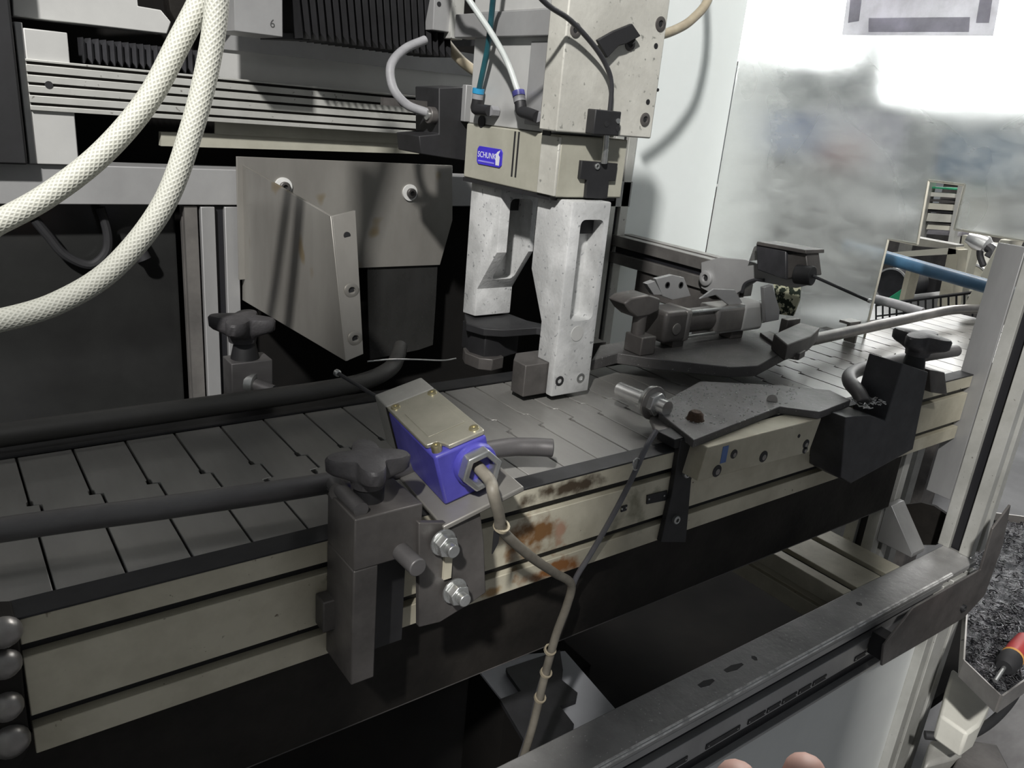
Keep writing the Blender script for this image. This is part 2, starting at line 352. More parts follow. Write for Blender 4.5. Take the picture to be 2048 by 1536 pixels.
# ================================================================== CONVEYOR
cf = thing('slat_conveyor', 'beige aluminium conveyor side frame with two long black grooves', 'conveyor', (500, 90, -92))
def stained_beam():
    m = MATS['beam'].copy(); m.name = 'beam_stained'; MATS['beam_stained'] = m
    n = m.node_tree.nodes; l = m.node_tree.links; b = n['Principled BSDF']
    src = b.inputs['Base Color'].links[0].from_socket
    tc = n.new('ShaderNodeTexCoord')
    for (cx, cz, rx, rz, col, thr) in ((372, -50, 46, 30, (.20, .10, .035), .30), (400, -8, 60, 12, (.07, .05, .03), .30), (395, -84, 50, 12, (.24, .10, .03), .30), (400, -45, 14, 34, (.42, .26, .18), .36), (330, -86, 40, 10, (.30, .19, .08), .4), (860, -60, 50, 40, (.20, .12, .05), .4), (215, -40, 45, 40, (.20, .19, .12), .40), (490, -50, 60, 40, (.25, .24, .17), .45)):
        mp = n.new('ShaderNodeMapping'); mp.vector_type = 'POINT'
        mp.inputs['Location'].default_value = (-(cx-500)/rx, 0, -(cz+92)/rz); mp.inputs['Scale'].default_value = (1000/rx, 0, 1000/rz)
        l.new(tc.outputs['Object'], mp.inputs[0])
        ln = n.new('ShaderNodeVectorMath'); ln.operation = 'LENGTH'; l.new(mp.outputs[0], ln.inputs[0])
        nz = n.new('ShaderNodeTexNoise'); nz.inputs['Scale'].default_value = 60; nz.inputs['Detail'].default_value = 6; l.new(tc.outputs['Object'], nz.inputs['Vector'])
        su = n.new('ShaderNodeMath'); su.operation = 'SUBTRACT'; l.new(nz.outputs[0], su.inputs[0])
        ml = n.new('ShaderNodeMath'); ml.operation = 'MULTIPLY'; ml.inputs[1].default_value = .42; l.new(ln.outputs['Value'], ml.inputs[0]); l.new(ml.outputs[0], su.inputs[1])
        cr = n.new('ShaderNodeValToRGB'); cr.color_ramp.elements[0].position = max(0, thr-.12); cr.color_ramp.elements[1].position = thr+.10; l.new(su.outputs[0], cr.inputs[0])
        mx = n.new('ShaderNodeMix'); mx.data_type = 'RGBA'; l.new(cr.outputs[0], mx.inputs[0]); l.new(src, mx.inputs[6]); mx.inputs[7].default_value = (*col, 1)
        src = mx.outputs[2]
    l.new(src, b.inputs['Base Color'])
stained_beam()
bm_poly = [(-20, -92), (-20, -74), (-12, -74), (-12, -65), (-20, -65), (-20, -25), (-12, -25), (-12, -16.5), (-20, -16.5), (-20, 0), (-4, 0), (-4, -92)]
MB().prism('x', bm_poly, -560, -40).build('front_beam', 'beam', cf, bevel=.6)
fb = MB().prism('x', bm_poly, 13, 1112).build('front_beam', 'beam_stained', cf, bevel=.6)
for z in (-69.5, -20.7): MB().box(13, 1112, -13, -12, z-4, z+4).build('groove_strip', 'black_strip', cf)
MB().box(-560, 1112, -20.5, -1.6, 0, 1.6).build('edge_strip', 'black', cf, bevel=.4)
MB().prism('x', [(202, -92), (222, -92), (222, 0), (202, 0)], -560, 1500).build('rear_beam', 'grime', cf)
MB().box(-560, 1500, -1, 201, -16, -9).build('slide_bed', 'grime', cf)
MB().box(-560, 1112, 198.8, 222, 0, 1.6).build('rear_edge_strip', 'black', cf)
# the flat-top chain, slat by slat
ch = thing('slat_chain', 'grey steel flat-top slat chain running along the conveyor', 'conveyor chain', (500, 99, -4))
g = .75
def edge(side):
    s = g if side < 0 else -g; k = 1.1 if side < 0 else -1.1
    return [(s, 0), (s, 77), (s+k, 79), (s+k, 85), (s+6, 86), (s+6, 112), (s+k, 113), (s+k, 119), (s, 121), (s, 198)]
PITCH = 38.06
poly = [(x, y) for x, y in edge(-1)]+[(x+PITCH, y) for x, y in edge(1)[::-1]]
sl0 = None
for k in range(-16, 39):
    x = 33.2+PITCH*k
    if sl0 is None:
        mb = MB().prism('z', [(a+500, b) for a, b in poly], -4, 0); sl0 = mb.build('slat', 'slat', ch, bevel=.45, seg=1); o = sl0
    else:
        o = sl0.copy(); COL.objects.link(o); o.parent = ch
    o.location = ((x-500)/1000, random.uniform(-.0004, .0004), random.uniform(-.00025, .00025))
# return run of the chain below the frame
rc = thing('return_chain', 'oily dark return run of the slat chain hanging under the frame', 'conveyor chain', (500, 99, -118))
r0 = None
for k in range(2, 22):
    x = 33.2+PITCH*k
    if r0 is None:
        mb = MB().box(501, 536, 10, 194, -118, -112); mb.box(506, 530, 8, 20, -112, -100); r0 = mb.build('slat', 'grime', rc, bevel=.8, seg=1); o = r0
    else: o = r0.copy(); COL.objects.link(o); o.parent = rc
    o.location = ((x-500)/1000, random.uniform(-.003, .003), random.uniform(-.002, .002))
tr = thing('under_cover', 'long oily black cover sheet hanging under the beige conveyor frame', 'cover', (500, 100, -190))
MB().prism('x', [(3, -95), (3, -189), (6, -189), (6, -95)], -100, 1025).build('cover_sheet', 'grime', tr)
MB().tube([(-100, 3.5, -189), (1025, 3.5, -189)], .8, 8, 1).build('lower_edge', 'dark_steel', tr)
# small printed plates and dark strap on the frame
for i, (a, b, c, d) in enumerate((((1293, 990), (1334, 980), (1331, 1000), (1292, 1008)), ((1243, 1012), (1254, 1009), (1252, 1020), (1241, 1024)))):
    pl = tag(MB().prism('y', PL([a, b, c, d], 'y', -20.2), -21.2, -20.1).build('type_plate', 'black', bevel=.3), ('small riveted black plate beside the dark strap on the beige frame', 'small black plate behind the thin cable on the beige frame')[i], 'plate')
    ORIG[pl] = ORIG[pl]
    cx = [P(*t, 'y', -21.2) for t in (a, b, c, d)]
    l_ = cx[0].lerp(cx[3], .5); r_ = cx[1].lerp(cx[2], .5)
    for t in (.12, .88):
        c0 = l_.lerp(r_, t); MB().cyl((c0.x, -22, c0.z), (c0.x, -21, c0.z), .9, 10).build('rivet', 'zinc', pl)
st = thing('clamp_strap', 'black vertical strap bolted across the beige conveyor frame', 'bracket', (548, -26, -110))
MB().prism('y', PL([(1362, 880), (1412, 866), (1383, 960), (1372, 1085), (1322, 1085), (1345, 985)], 'y', -26), -26, -20.2).build('strap', 'black', st, bevel=.8)
for p_ in ((1371, 946), (1350, 1038)):
    c0 = P(*p_, 'y', -26); capscrew(st, c0, (0, -1, 0), 4.2, 'zinc', 3.5)

# ================================================================== GUIDE RAILS
rl = [(-500, 95, 25), (-200, 63, 25), P(0, 1060, 'z', 25), P(330, 1015, 'z', 25), P(650, 967, 'z', 25), P(860, 925, 'z', 25), P(1000, 897, 'z', 25), P(1065, 894, 'z', 25), P(1106, 896, 'z', 25)]
tag(MB().tube(rl, 7.6, 20).build('guide_rail', 'rail', bevel=1), 'round grey guide rail held by the clamp that carries the blue limit switch', 'rail')
rr = [(-500, 205, 17), (-200, 205, 17), (60, 205, 17), (180, 205, 17), (280, 206, 17), (330, 212, 18), (368, 232, 20), (393, 262, 22), (408, 285, 24)]
tag(MB().tube(rr, lambda t: 10-2.2*t, 20).build('guide_rail', 'rail_black', bevel=1), 'round black guide rail bending back under the chute', 'rail')
fr_ = [P(1622, 680, 'z', 25), P(1700, 663, 'z', 25), P(1800, 641, 'z', 25), P(1885, 623, 'z', 25), P(1920, 619, 'z', 25), P(1975, 618, 'z', 25)]
o = MB().tube(fr_, 8, 20).build('guide_rail', 'rail_bright'); tag(o, 'bright bare steel guide rail leading out through the guard panel opening', 'rail')
a, b = Vector(fr_[0]), Vector(fr_[1]); d = (b-a).normalized(); MB().cyl(a-d*.4, a-d*.1, 6, 16).build('open_end', 'black', o)
rn = [(797, -44, 16), (803, -32, 24), (818, -12, 27), (850, 6, 27), (900, 14, 27), (1000, 14, 27), (1108, 8, 27)]
tag(MB().tube(rn, 8, 20).build('guide_rail', 'rail', bevel=1), 'grey guide rail with a hooked end beside the tall black clamp', 'rail')
cl = thing('rail_clip', 'small bent steel clip holding the bright guide rail', 'clip', (1080, 150, 1))
MB().box(1085, 1090, 140, 158, 0.8, 34).box(1062, 1090, 140, 158, 31, 35).build('clip_sheet', 'rail_bright', cl, bevel=.6)

# ================================================================== FRONT CLAMP + LIMIT SWITCH
fc = thing('rail_clamp', 'tall dark clamp block with star knob bolted to the beige frame', 'clamp', (213, -42, -90))
MB().box(190, 238, -62, -20.6, 0, 37).build('block', 'dark_steel', fc, bevel=1)
MB().box(190, 207, -62, -20.6, -88, 0).build('cheek', 'dark_steel', fc, bevel=1)
MB().box(207, 242, -36, -20.6, -88, 0).build('slot_back', 'black', fc)
a = P(795, 1098, 'y', -58); MB().cyl((a.x, -40, a.z), (a.x+1, -84, a.z), 6.2, 20).build('clamp_pin', 'rail', fc, bevel=.8)
MB().cyl((210, -40, 37), (210, -40, 50), 10, 20).build('knob_stem', 'black', fc)
knob(fc, (209, -40, 47), 27, ph=.5)
MB().tube([P(676, 985, 'y', -30), P(690, 975, 'y', -16), P(668, 972, 'z', 24), P(655, 985, 'z', 20)], 6, 14).build('rail_hook', 'dark_steel', fc)
MB().cyl((196, -58, 40.5), (196, -16, 40.5), 5, 16).build('cross_rod', 'rail', fc)
MB().box(182, 196, -34, -20.6, -62, -38).build('foot_nut', 'dark_steel', fc, bevel=1)
# bent switch plate
sp = thing('switch_plate', 'bent sheet-steel plate with slotted holes under the blue limit switch', 'bracket', (268, -66, -65))
vp = PL([(838, 1046), (900, 1046), (960, 1018), (968, 1080), (972, 1185), (945, 1205), (880, 1245), (838, 1255)], 'y', -66)
MB().prism('y', vp, -66, -61).build('upright_plate', 'dark_steel', sp, bevel=.8)
for p_ in ((885, 1083), (908, 1180)):
    c0 = P(*p_, 'y', -68)
    MB().cyl(c0, c0+Vector((0, -2, 0)), 9.5, 24).build('washer', 'zinc', sp, bevel=.4)
    hd = MB().cyl(c0+Vector((0, -2, 0)), c0+Vector((0, -9, 0)), 8, 6).build('nut', 'zinc', sp, bevel=.6)
    MB().cyl(c0+Vector((0, -9, 0)), c0+Vector((0, -15, 0)), 4.6, 16).build('bolt_end', 'zinc', hd, bevel=.6)
c0 = P(896, 1135, 'y', -68.2)
MB().box(c0.x-3, c0.x+3, -68.4, -66, c0.z-9, c0.z+9).build('slot', 'beam', sp)
# limit switch, in its own tilted frame (x width, y length, z height)
LR = (math.radians(1.3), math.radians(-15.8), math.radians(-5.8)); LO = Vector((263, -50, 23))
LM = Matrix.Translation(LO) @ Euler(LR, 'XYZ').to_matrix().to_4x4()
LI = LM.inverted()
def LP(px, py, w):                            # photo pixel on the switch's own plane z = w
    o_ = LI @ CAM; d_ = LI.to_3x3() @ ray(px, py); return o_+d_*((w-o_.z)/d_.z)
q = [LP(*t, -0.2) for t in ((890, 1052), (1048, 973), (985, 905))]
q = [(-11, q[0].y), (q[1].x, q[1].y), (q[1].x, 62), (-11, 62)]
mb = MB().prism('z', q, -4.2, -.2); bmesh.ops.transform(mb.bm, matrix=LM, verts=mb.bm.verts[:]); mb.build('seat_sheet', 'sheet', sp, bevel=1)
ls = thing('limit_switch', 'blue limit switch with olive metal cover and threaded cable gland', 'limit switch', LO, LR)
MB().box(0, 40, 0, 82, 0, 40.5).build('body', 'blue', ls, bevel=2.2)
MB().prism('z', [(1, 12), (8, 11), (11, 6), (12, 1), (39, 1), (40, 3), (40, 82), (0, 82), (0, 14)], 40.5, 44).build('cover', 'cover', ls, bevel=.8)
MB().prism('z', [(6, 20), (34, 20), (34, 62), (6, 62)], 44, 44.5).build('cover_panel', 'cover', ls, bevel=.3)
MB().box(0, 40, 82.5, 107, 0, 44).build('head', 'grey_head', ls, bevel=1.2)
MB().box(-.4, 40.4, 80.5, 83.5, 1, 43).build('seam', 'grime', ls)
for (x, y) in ((5, 6), (35, 8), (5, 76), (35, 76)):
    s_ = MB().lathe((x, y, 40.4), (0, 0, 1), [(0, 3.7), (3.9, 3.7), (4.9, 3.2), (4.9, 1.6), (4.2, 1.5)], 18).build('screw', 'brass', ls)
MB().lathe((27, 2, 23), (0, -1, 0), [(0, 16), (5, 16), (7, 15), (7, 2)], 32).build('gland_boss', 'blue', ls)
nut = MB(); n_ = 6
A = nut.ring((27, -4, 23), (0, -1, 0), 15.5, 6, .3); B = nut.ring((27, -13, 23), (0, -1, 0), 15.5, 6, .3)
A2 = nut.ring((27, -4, 23), (0, -1, 0), 10.5, 6, .3); B2 = nut.ring((27, -13, 23), (0, -1, 0), 10.5, 6, .3)
for R1, R2 in ((A, B), (B, B2), (B2, A2), (A2, A)):
    for i in range(6): nut.face((R1[i], R1[(i+1) % 6], R2[(i+1) % 6], R2[i]))
nut.build('gland_nut', 'zinc', ls, bevel=1)
MB().cyl((27, -4.2, 23), (27, -4.8, 23), 11, 20).build('gland_hole', 'black', ls)
tip_ = LI @ P(678, 748, 'y', 112)
MB().tube([(4, 104, 39), tip_], 1.6, 10, 1).build('lever', 'cable_black', ls)
MB().lathe(tip_, tip_-Vector((4, 104, 39)), [(0, 2), (1, 3), (4, 3), (5, 2)], 12).build('lever_tip', 'zinc', ls)
# cables
c_s = LM @ Vector((27, -4, 23)); c_1 = LM @ Vector((27, -22, 20))
cab = [c_s, c_1, P(986, 985, 'y', -84), P(999, 1035, 'y', -80), P(1005, 1062, 'y', -74), P(1060, 1112, 'y', -62), P(1110, 1146, 'y', -48), P(1142, 1168, 'y', -40), P(1134, 1210, 'y', -38), P(1112, 1270, 'y', -36), P(1090, 1350, 'y', -34), P(1066, 1450, 'y', -32), P(1040, 1536, 'y', -32)]
o = MB().tube(cab, lambda t: 4.3-.6*min(1, t*2), 12).build('switch_cable', 'cable'); tag(o, 'grey-brown cable hanging from the blue limit switch', 'cable')
for (px, py, yy, rr_) in ((1003, 1052, -76, 5), (1100, 1300, -35, 4.6), (1092, 1345, -34, 4.6), (1080, 1395, -33, 4.6)):
    c0 = P(px, py, 'y', yy); MB().pipe(c0+Vector((0, -.6, 1.2)), c0+Vector((0, .6, -1.2)), rr_+.9, rr_-.6, 14).build('cable_tie', 'tan_hose', o)
c0 = P(998, 1058, 'y', -76); MB().prism('y', PL([(988, 1062), (1000, 1060), (996, 1085), (984, 1108)], 'y', -76), -76.6, -75.4).build('tie_tail', 'black', o)
cab2 = [P(1312, 862, 'y', -30), P(1292, 895, 'y', -36), P(1274, 935, 'y', -38), P(1250, 985, 'y', -36), P(1215, 1050, 'y', -34), P(1180, 1110, 'y', -29), P(1150, 1160, 'y', -25), P(1136, 1215, 'y', -24), P(1108, 1290, 'y', -24), P(1078, 1380, 'y', -22), P(1062, 1450, 'y', -21), P(1034, 1536, 'y', -21)]
o = MB().tube(cab2, 2.5, 10).build('sensor_cable', 'cable_grey'); tag(o, 'thin grey cable running down from the chrome proximity sensor', 'cable')
c0 = P(1272, 928, 'y', -39); MB().lathe(c0, (.15, -1, .1), [(0, 5.6), (.8, 5.6), (.8, 4.8), (0, 4.8)], 24).build('wire_loop', 'zinc', o)

# ================================================================== REAR CLAMP
rcx = thing('rail_clamp', 'grey clamp block with star knob behind the black guide rail', 'clamp', (225, 245, 0))
bx = MB().box(207, 245, 232, 258, 8, 44); bx.build('block', 'rail', rcx, bevel=1)
MB().prism('x', [(236, 8), (300, -90), (306, -90), (260, 8)], 208, 244).build('support_arm', 'dark_steel', rcx)
MB().cyl((224, 246, 44), (224, 246, 62), 13, 20, 9).build('knob_stem', 'black', rcx)
knob(rcx, (222, 246, 60), 30, ph=.2)
MB().cyl((226, 234, 22), (240, 217, 18), 6, 16).build('cross_rod', 'rail', rcx)
MB().pipe((229, 231, 22), (224, 237, 22), 10, 6, 16).build('rod_collar', 'zinc', rcx)

# ================================================================== GRIPPER
gp = thing('parallel_gripper', 'olive-grey parallel gripper body carrying two pale aluminium fingers', 'gripper', (532, 220, 6))
MB().box(489, 575, 141, 305, 207, 264).build('body', 'olive', gp, bevel=1.6)
MB().box(486.5, 489.5, 141, 168, 208, 262).build('corner_strip', 'cast', gp, bevel=.6)
MB().box(489, 575, 150, 305, 203, 207).build('base_rail', 'black', gp)
jw = MB().prism('y', PL([(1164, 321), (1236, 327), (1231, 362), (1218, 362), (1214, 398), (1172, 396), (1175, 360), (1160, 358)], 'y', 137), 137, 146).build('jaw_guide', 'black', gp, bevel=.5)
c0 = P(1194, 333, 'y', 137); capscrew(gp, c0, (0, -1, 0), 3, 'zinc', 1.5, 'screw')
a = P(1213, 262, 'y', 131); b = P(1208, 326, 'y', 135); MB().cyl(b, a, 3.2, 16).build('sensor_rod', 'zinc', gp)
def finger(y0, foot, nm):
    side = [(y0, 205), (y0+54, 205), (y0+54, 130), (y0+29, 80), (y0+29, 41), (y0+10, 41), (y0+10, 7), (y0, 7)] if foot else [(y0, 205), (y0+59, 205), (y0+59, 52), (y0+33, 54), (y0+33, 86), (y0, 134)]
    x0, x1 = 498.6, 549
    # front opening window (x range, z range) cut as a recess: frame pieces around it
    wx0, wx1 = x0+13, x1-7
    wz0, wz1 = (86, 188) if foot else (98, 192)
    bm_ = MB(); bm_.prism('x', side, x0, x1)
    o = bm_.build('finger', 'finger', gp, bevel=1.4)
    # pocket made with a boolean-free recess: a cutter object evaluated at once
    cut = MB(); 
    r = 6; zz = []
    for cx, cz, a0 in ((wx1-r, wz1-r, 0), (wx0+r, wz1-r, 90), (wx0+r, wz0+r, 180), (wx1-r, wz0+r, 270)):
        for k in range(5): t = math.radians(a0+k*22.5); zz.append((cx+r*math.cos(t), cz+r*math.sin(t)))
    cut.prism('y', zz, y0-60, y0+(22 if foot else 40))
    co = cut.build('cutter', 'finger', gp)
    md = o.modifiers.new('pocket', 'BOOLEAN'); md.operation = 'DIFFERENCE'; md.object = co; md.solver = 'EXACT'
    dg = bpy.context.evaluated_depsgraph_get(); ev = o.evaluated_get(dg); me = bpy.data.meshes.new_from_object(ev)
    o.modifiers.clear(); o.data = me; me.materials.clear(); me.materials.append(MATS['finger'])
    me.shade_smooth(); me.set_sharp_from_angle(angle=math.radians(30))
    bpy.data.objects.remove(co, do_unlink=True)
    MB().box(wx0+1, wx1-1, y0+(14 if foot else 24), y0+(23 if foot else 41), wz1-16, wz1-3).build('pocket_hole', 'black', o)
    return o
f1 = finger(126, True, 'near'); f2 = finger(243, False, 'far')
for px, py, m_ in ((1119, 762, 'black'), (1161, 756, 'zinc')):
    c0 = P(px, py, 'y', 126); capscrew(f1, c0-Vector((0, -.6, 0)), (0, -1, 0), 5.4, m_, 1.2)
c0 = P(1154, 667, 'y', 126); MB().cyl((c0.x, 125.4, c0.z), (c0.x, 127, c0.z), 8, 24).build('plug', 'light_plate', f1)
MB().prism('z', [(470, 137), (545, 137), (545, 176), (486, 176), (470, 158)], 7, 41).build('jaw_pad', 'dark_steel', gp, bevel=1)
MB().prism('z', [(478, 262), (486, 238), (505, 226), (548, 222), (572, 200), (578, 206), (556, 250), (552, 300), (500, 300)], 42, 51).prism('z', [(486, 262), (492, 242), (508, 238), (545, 250), (545, 296), (496, 296)], 12, 44).build('jaw_pad', 'black', gp, bevel=1)
MB().prism('z', [(480, 262), (484, 240), (496, 230), (514, 234), (520, 262), (506, 280), (488, 280)], 2, 16).build('jaw_tip', 'dark_steel', gp, bevel=1)
# slots, seam and air ports on the body side
MB().box(488.6, 490, 206.5, 209, 218, 262).build('body_slot', 'black', gp); MB().box(488.6, 490, 213, 215.5, 218, 262).build('body_slot', 'black', gp)
for px, py in ((963, 243), (1093, 268)):
    c0 = P(px, py, 'x', 488.9); MB().cyl((488.4, c0.y, c0.z), (489.6, c0.y, c0.z), 6.2, 20).build('port', 'black', gp)
# maker's label
lb = P(979, 313, 'x', 488.4)
MB().prism('x', [(lb.y+a_, lb.z+b_) for a_, b_ in ((-23, -7), (-20, -9.5), (20, -9.5), (23, -7), (23, 6), (20, 9), (-20, 9), (-23, 6))], 487.9, 488.9).build('maker_label', 'label_blue', gp, bevel=.2)
lab = [c for c in gp.children if c.name.startswith('maker_label')][0]
txt('SCHUNK', 8.4, lab, 'print_white', frame_mat((487.8, lb.y+4.5, lb.z+.5), (0, -1, 0), (0, 0, 1)))
MB().prism('x', [(lb.y+20, lb.z-6.8), (lb.y-10, lb.z-6.8), (lb.y-10, lb.z-5.2), (lb.y+20, lb.z-5.2)], 487.6, 487.9).build('small_print_line', 'print_lilac', lab)
MB().prism('x', [(lb.y-13, lb.z-7.5), (lb.y-19, lb.z-7.5), (lb.y-19.5, lb.z+1), (lb.y-17, lb.z+3), (lb.y-20, lb.z+8), (lb.y-15, lb.z+6), (lb.y-12, lb.z+3)], 487.6, 487.9).build('emblem', 'print_white', lab)
# adapter column above the body
ad = thing('adapter_block', 'grey machined block column above the olive gripper body', 'block', (530, 225, 264))
MB().box(490, 570, 157, 302, 264.5, 420).build('column', 'light_plate', ad, bevel=1)
MB().box(488, 492, 158, 200, 270, 345).build('side_plate', 'grey_plate', ad, bevel=.6)
MB().box(482, 500, 157, 330, 349, 372).build('cross_bar', 'grey_plate', ad, bevel=1)
MB().box(486, 489.5, 157, 300, 372.5, 480).build('upper_sheet', 'light_plate', ad, bevel=.6)
# carrier plate
cp_ = thing('carrier_plate', 'scuffed pale aluminium carrier plate with socket bolts in front of the gripper', 'plate', (535, 142, 266))
q = PL([(1112, 263), (1302, 281), (1320, 150), (1334, 45), (1338, -20)], 'y', 130); 
xl, xr = q[0][0], (q[1][0]+q[3][0])/2
plo = MB().prism('y', [(xl, 267), (xr, 267), (xr, 520), (xl, 520)], 130, 156).build('plate', 'cast', cp_, bevel=1.5)
for px, py, r_ in ((1150, 60, 6.2), (1320, 48, 6.6), (1289, 239, 6.4), (1259, 88, 6.2)):
    capscrew(cp_, P(px, py, 'y', 130.4), (0, -1, 0), r_, 'dark_steel', 1.6)
for px, py in ((1312, 92), (1296, 204), (1316, 180)):
    c0 = P(px, py, 'y', 129.8); MB().cyl((c0.x, 129.7, c0.z), (c0.x, 131, c0.z), 2.6 if py != 180 else 1.6, 14).build('drill_hole', 'black', cp_)
MB().prism('y', PL([(1193, 80), (1225, 62), (1262, 47), (1279, 72), (1250, 88), (1235, 92), (1212, 116)], 'y', 124), 122, 126).build('rubber_flap', 'rubber', cp_, bevel=.8)
MB().cyl(P(1262, 80, 'y', 126), P(1262, 80, 'y', 130), 4, 12).build('flap_stud', 'black', cp_)
cb = thing('cable_clamp_block', 'small black two-hole clamp block on the pale carrier plate', 'clamp', (505, 120, 268))
a = P(1187, 262, 'y', 118); b = P(1243, 228, 'y', 118)
MB().box(a.x, b.x, 118, 129.8, a.z-3, b.z+2).build('block', 'black', cb, bevel=1)
for px, py in ((1213, 248), (1236, 258)):
    c0 = P(px, py, 'y', 117.9); MB().cyl((c0.x, 117.6, c0.z), (c0.x, 118.4, c0.z), 2.6, 14).build('bore', 'rubber', cb)
c0 = P(1236, 242, 'y', 117.9); MB().cyl((c0.x, 117.2, c0.z), (c0.x, 118.4, c0.z), 2.4, 14).build('screw', 'zinc', cb)
tag(MB().tube([P(900, -420, 'y', 60), P(960, -220, 'y', 82), P(1020, -90, 'y', 100), P(1085, 0, 'y', 110), P(1140, 40, 'y', 116), P(1185, 88, 'y', 119), P(1212, 130, 'y', 121), P(1223, 170, 'y', 122), P(1219, 230, 'y', 123)], 2.3, 12).build('sensor_cable', 'cable_black'), 'thin black cable curving over the carrier plate into a black clamp block', 'cable')
# pneumatic tubes and elbows
o = MB().tube([P(1010, -420, 'x', 430), P(1000, -200, 'x', 445), P(992, -60, 'x', 455), P(986, 0, 'x', 465), P(976, 90, 'x', 475), P(958, 180, 'x', 480)], 2.9, 12).build('air_tube', 'teal'); tag(o, 'dark teal air tube plugged into the blue-ringed elbow', 'tube')
o = MB().tube([P(820, -420, 'x', 425), P(860, -200, 'x', 432), P(900, -60, 'x', 440), P(938, 0, 'x', 455), P(985, 70, 'x', 468), P(1015, 125, 'x', 474), P(1037, 186, 'x', 478)], 3.0, 12).build('air_tube', 'clear_tube'); tag(o, 'milky clear air tube plugged into the violet-ringed elbow', 'tube')
for (p0, p1, p2, ring, lab_, XX) in (((957, 180), (952, 218), (980, 222), 'cyan', 'black elbow fitting with bright blue ring at the gripper side', 480), ((1037, 186), (1043, 222), (1075, 234), 'violet_ring', 'black elbow fitting with violet ring close to the carrier plate', 479)):
    a, b, c = P(*p0, 'x', XX), P(*p1, 'x', XX), P(*p2, 'x', XX)
    e = thing('elbow_fitting', lab_, 'fitting', b)
    MB().tube([a, a.lerp(b, .6), b, b.lerp(c, .4), c], 5.6, 16, 4).build('elbow_body', 'black', e)
    d = (b-a).normalized(); MB().pipe(a-d*1.5, a+d*3.5, 6.2, 3.3, 18).build('release_ring', ring, e)
    MB().cyl(a+d*4, a+d*9, 6, 16).build('metal_sleeve', 'conduit', e)
    MB().cyl((c.x, c.y, c.z), (489, c.y, c.z), 5.4, 6).build('thread_nut', 'conduit', e)

# ================================================================== REAR GANTRY AND FRAME
rb = thing('rear_gantry', 'aluminium profile rear frame with upright posts and cross beam behind the chute', 'frame', (480, 500, -Z0))
def post(px0, YF, zt, zb, w=45, parent=None, m='alu', nm='post', x0=None):
    xx = x0
    pr = MB().prism('z', [(a, b) for a, b in prof(w, w, 11, 8, (w/2,), (w/2,), xx, YF)], zb, zt).build(nm, m, parent, bevel=.8)
    MB().box(xx+w/2-5, xx+w/2+5, YF+6.5, YF+7.5, zb, zt).build('groove_strip', 'black_strip', pr)
    return pr
xl_ = P(405, 500, 'y', 480).x
post(0, 480, 148, -Z0, 42, rb, 'alu_side', x0=xl_)
post(0, 480, 900, -Z0, 45, rb, 'alu', x0=877)
MB().box(-120, 925, 480, 522, 150, 190).build('cross_beam', 'grey_plate', rb, bevel=1)
MB().prism('z', prof(14, 20, 4, 3, (), (10,), xl_-17, 484), -Z0, 148).build('door_edge', 'rail_bright', rb)
tag(MB().box(-400, xl_-19, 520, 524, -200, 149).build('dark_window_pane', 'dark_panel'), 'dark glossy window pane left of the upright post behind the rails', 'pane')
# black looped cable behind the pane top
tag(MB().tube([P(70, 440, 'y', 505), P(95, 470, 'y', 505), P(130, 510, 'y', 505), P(180, 530, 'y', 505), P(212, 505, 'y', 505), P(215, 465, 'y', 505), P(200, 415, 'y', 505)], 5, 10).build('hanging_cable', 'rubber'), 'black cable loop hanging in front of the dark pane', 'cable')
tag(MB().lathe(P(262, 470, 'y', 505), (.4, -.2, -1), [(0, 9), (3, 11), (16, 11), (20, 8), (30, 8)], 16).build('cable_plug', 'rubber'), 'black round plug hanging beside the looped cable', 'plug')
# linear axis: ribbed profile, end block, bellows
ax_ = thing('linear_axis', 'long ribbed aluminium linear axis with pale end block', 'linear axis', (320, 500, 180))
zt = P(52, 117, 'y', 470).z; zb = P(62, 220, 'y', 470).z; xa = P(55, 160, 'y', 470).x; xb = P(905, 230, 'y', 470).x
pp = [(470, zb)]
nrib = 5; hgt = (zt-zb)
for k in range(nrib):
    z_ = zb+hgt*(k+.62)/nrib; pp += [(470, z_-1.3), (474, z_-1.3), (474, z_+1.3), (470, z_+1.3)]
pp += [(470, zt), (512, zt), (512, zb)]
MB().prism('x', pp, xa, xb).build('ribbed_profile', 'alu', ax_, bevel=.4)
for k in range(nrib):
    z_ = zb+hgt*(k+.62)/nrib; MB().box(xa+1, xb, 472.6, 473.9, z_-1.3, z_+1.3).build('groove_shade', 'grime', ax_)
c0 = P(98, 170, 'y', 469.8); MB().cyl((c0.x, 469.6, c0.z), (c0.x, 471, c0.z), 3.6, 16).build('hole', 'black', ax_)
e0 = P(46, 60, 'y', 474).x; e1 = P(134, 60, 'y', 474).x
MB().box(e0, e1, 474, 520, 190.2, P(130, 65, 'y', 474).z).build('end_block', 'light_plate', ax_, bevel=1)
MB().box(e0-7, e0, 474, 520, 190.2, P(130, 55, 'y', 474).z).build('end_cap', 'alu_side', ax_, bevel=1)
MB().prism('y', PL([(322, 264), (640, 274), (838, 292), (838, 308), (322, 292)], 'y', 490), 490, 500).build('lower_flange', 'olive', ax_)
MB().prism('y', PL([(430, 240), (840, 262), (840, 290), (430, 268)], 'y', 487), 487, 490).build('lower_strip', 'olive', ax_)
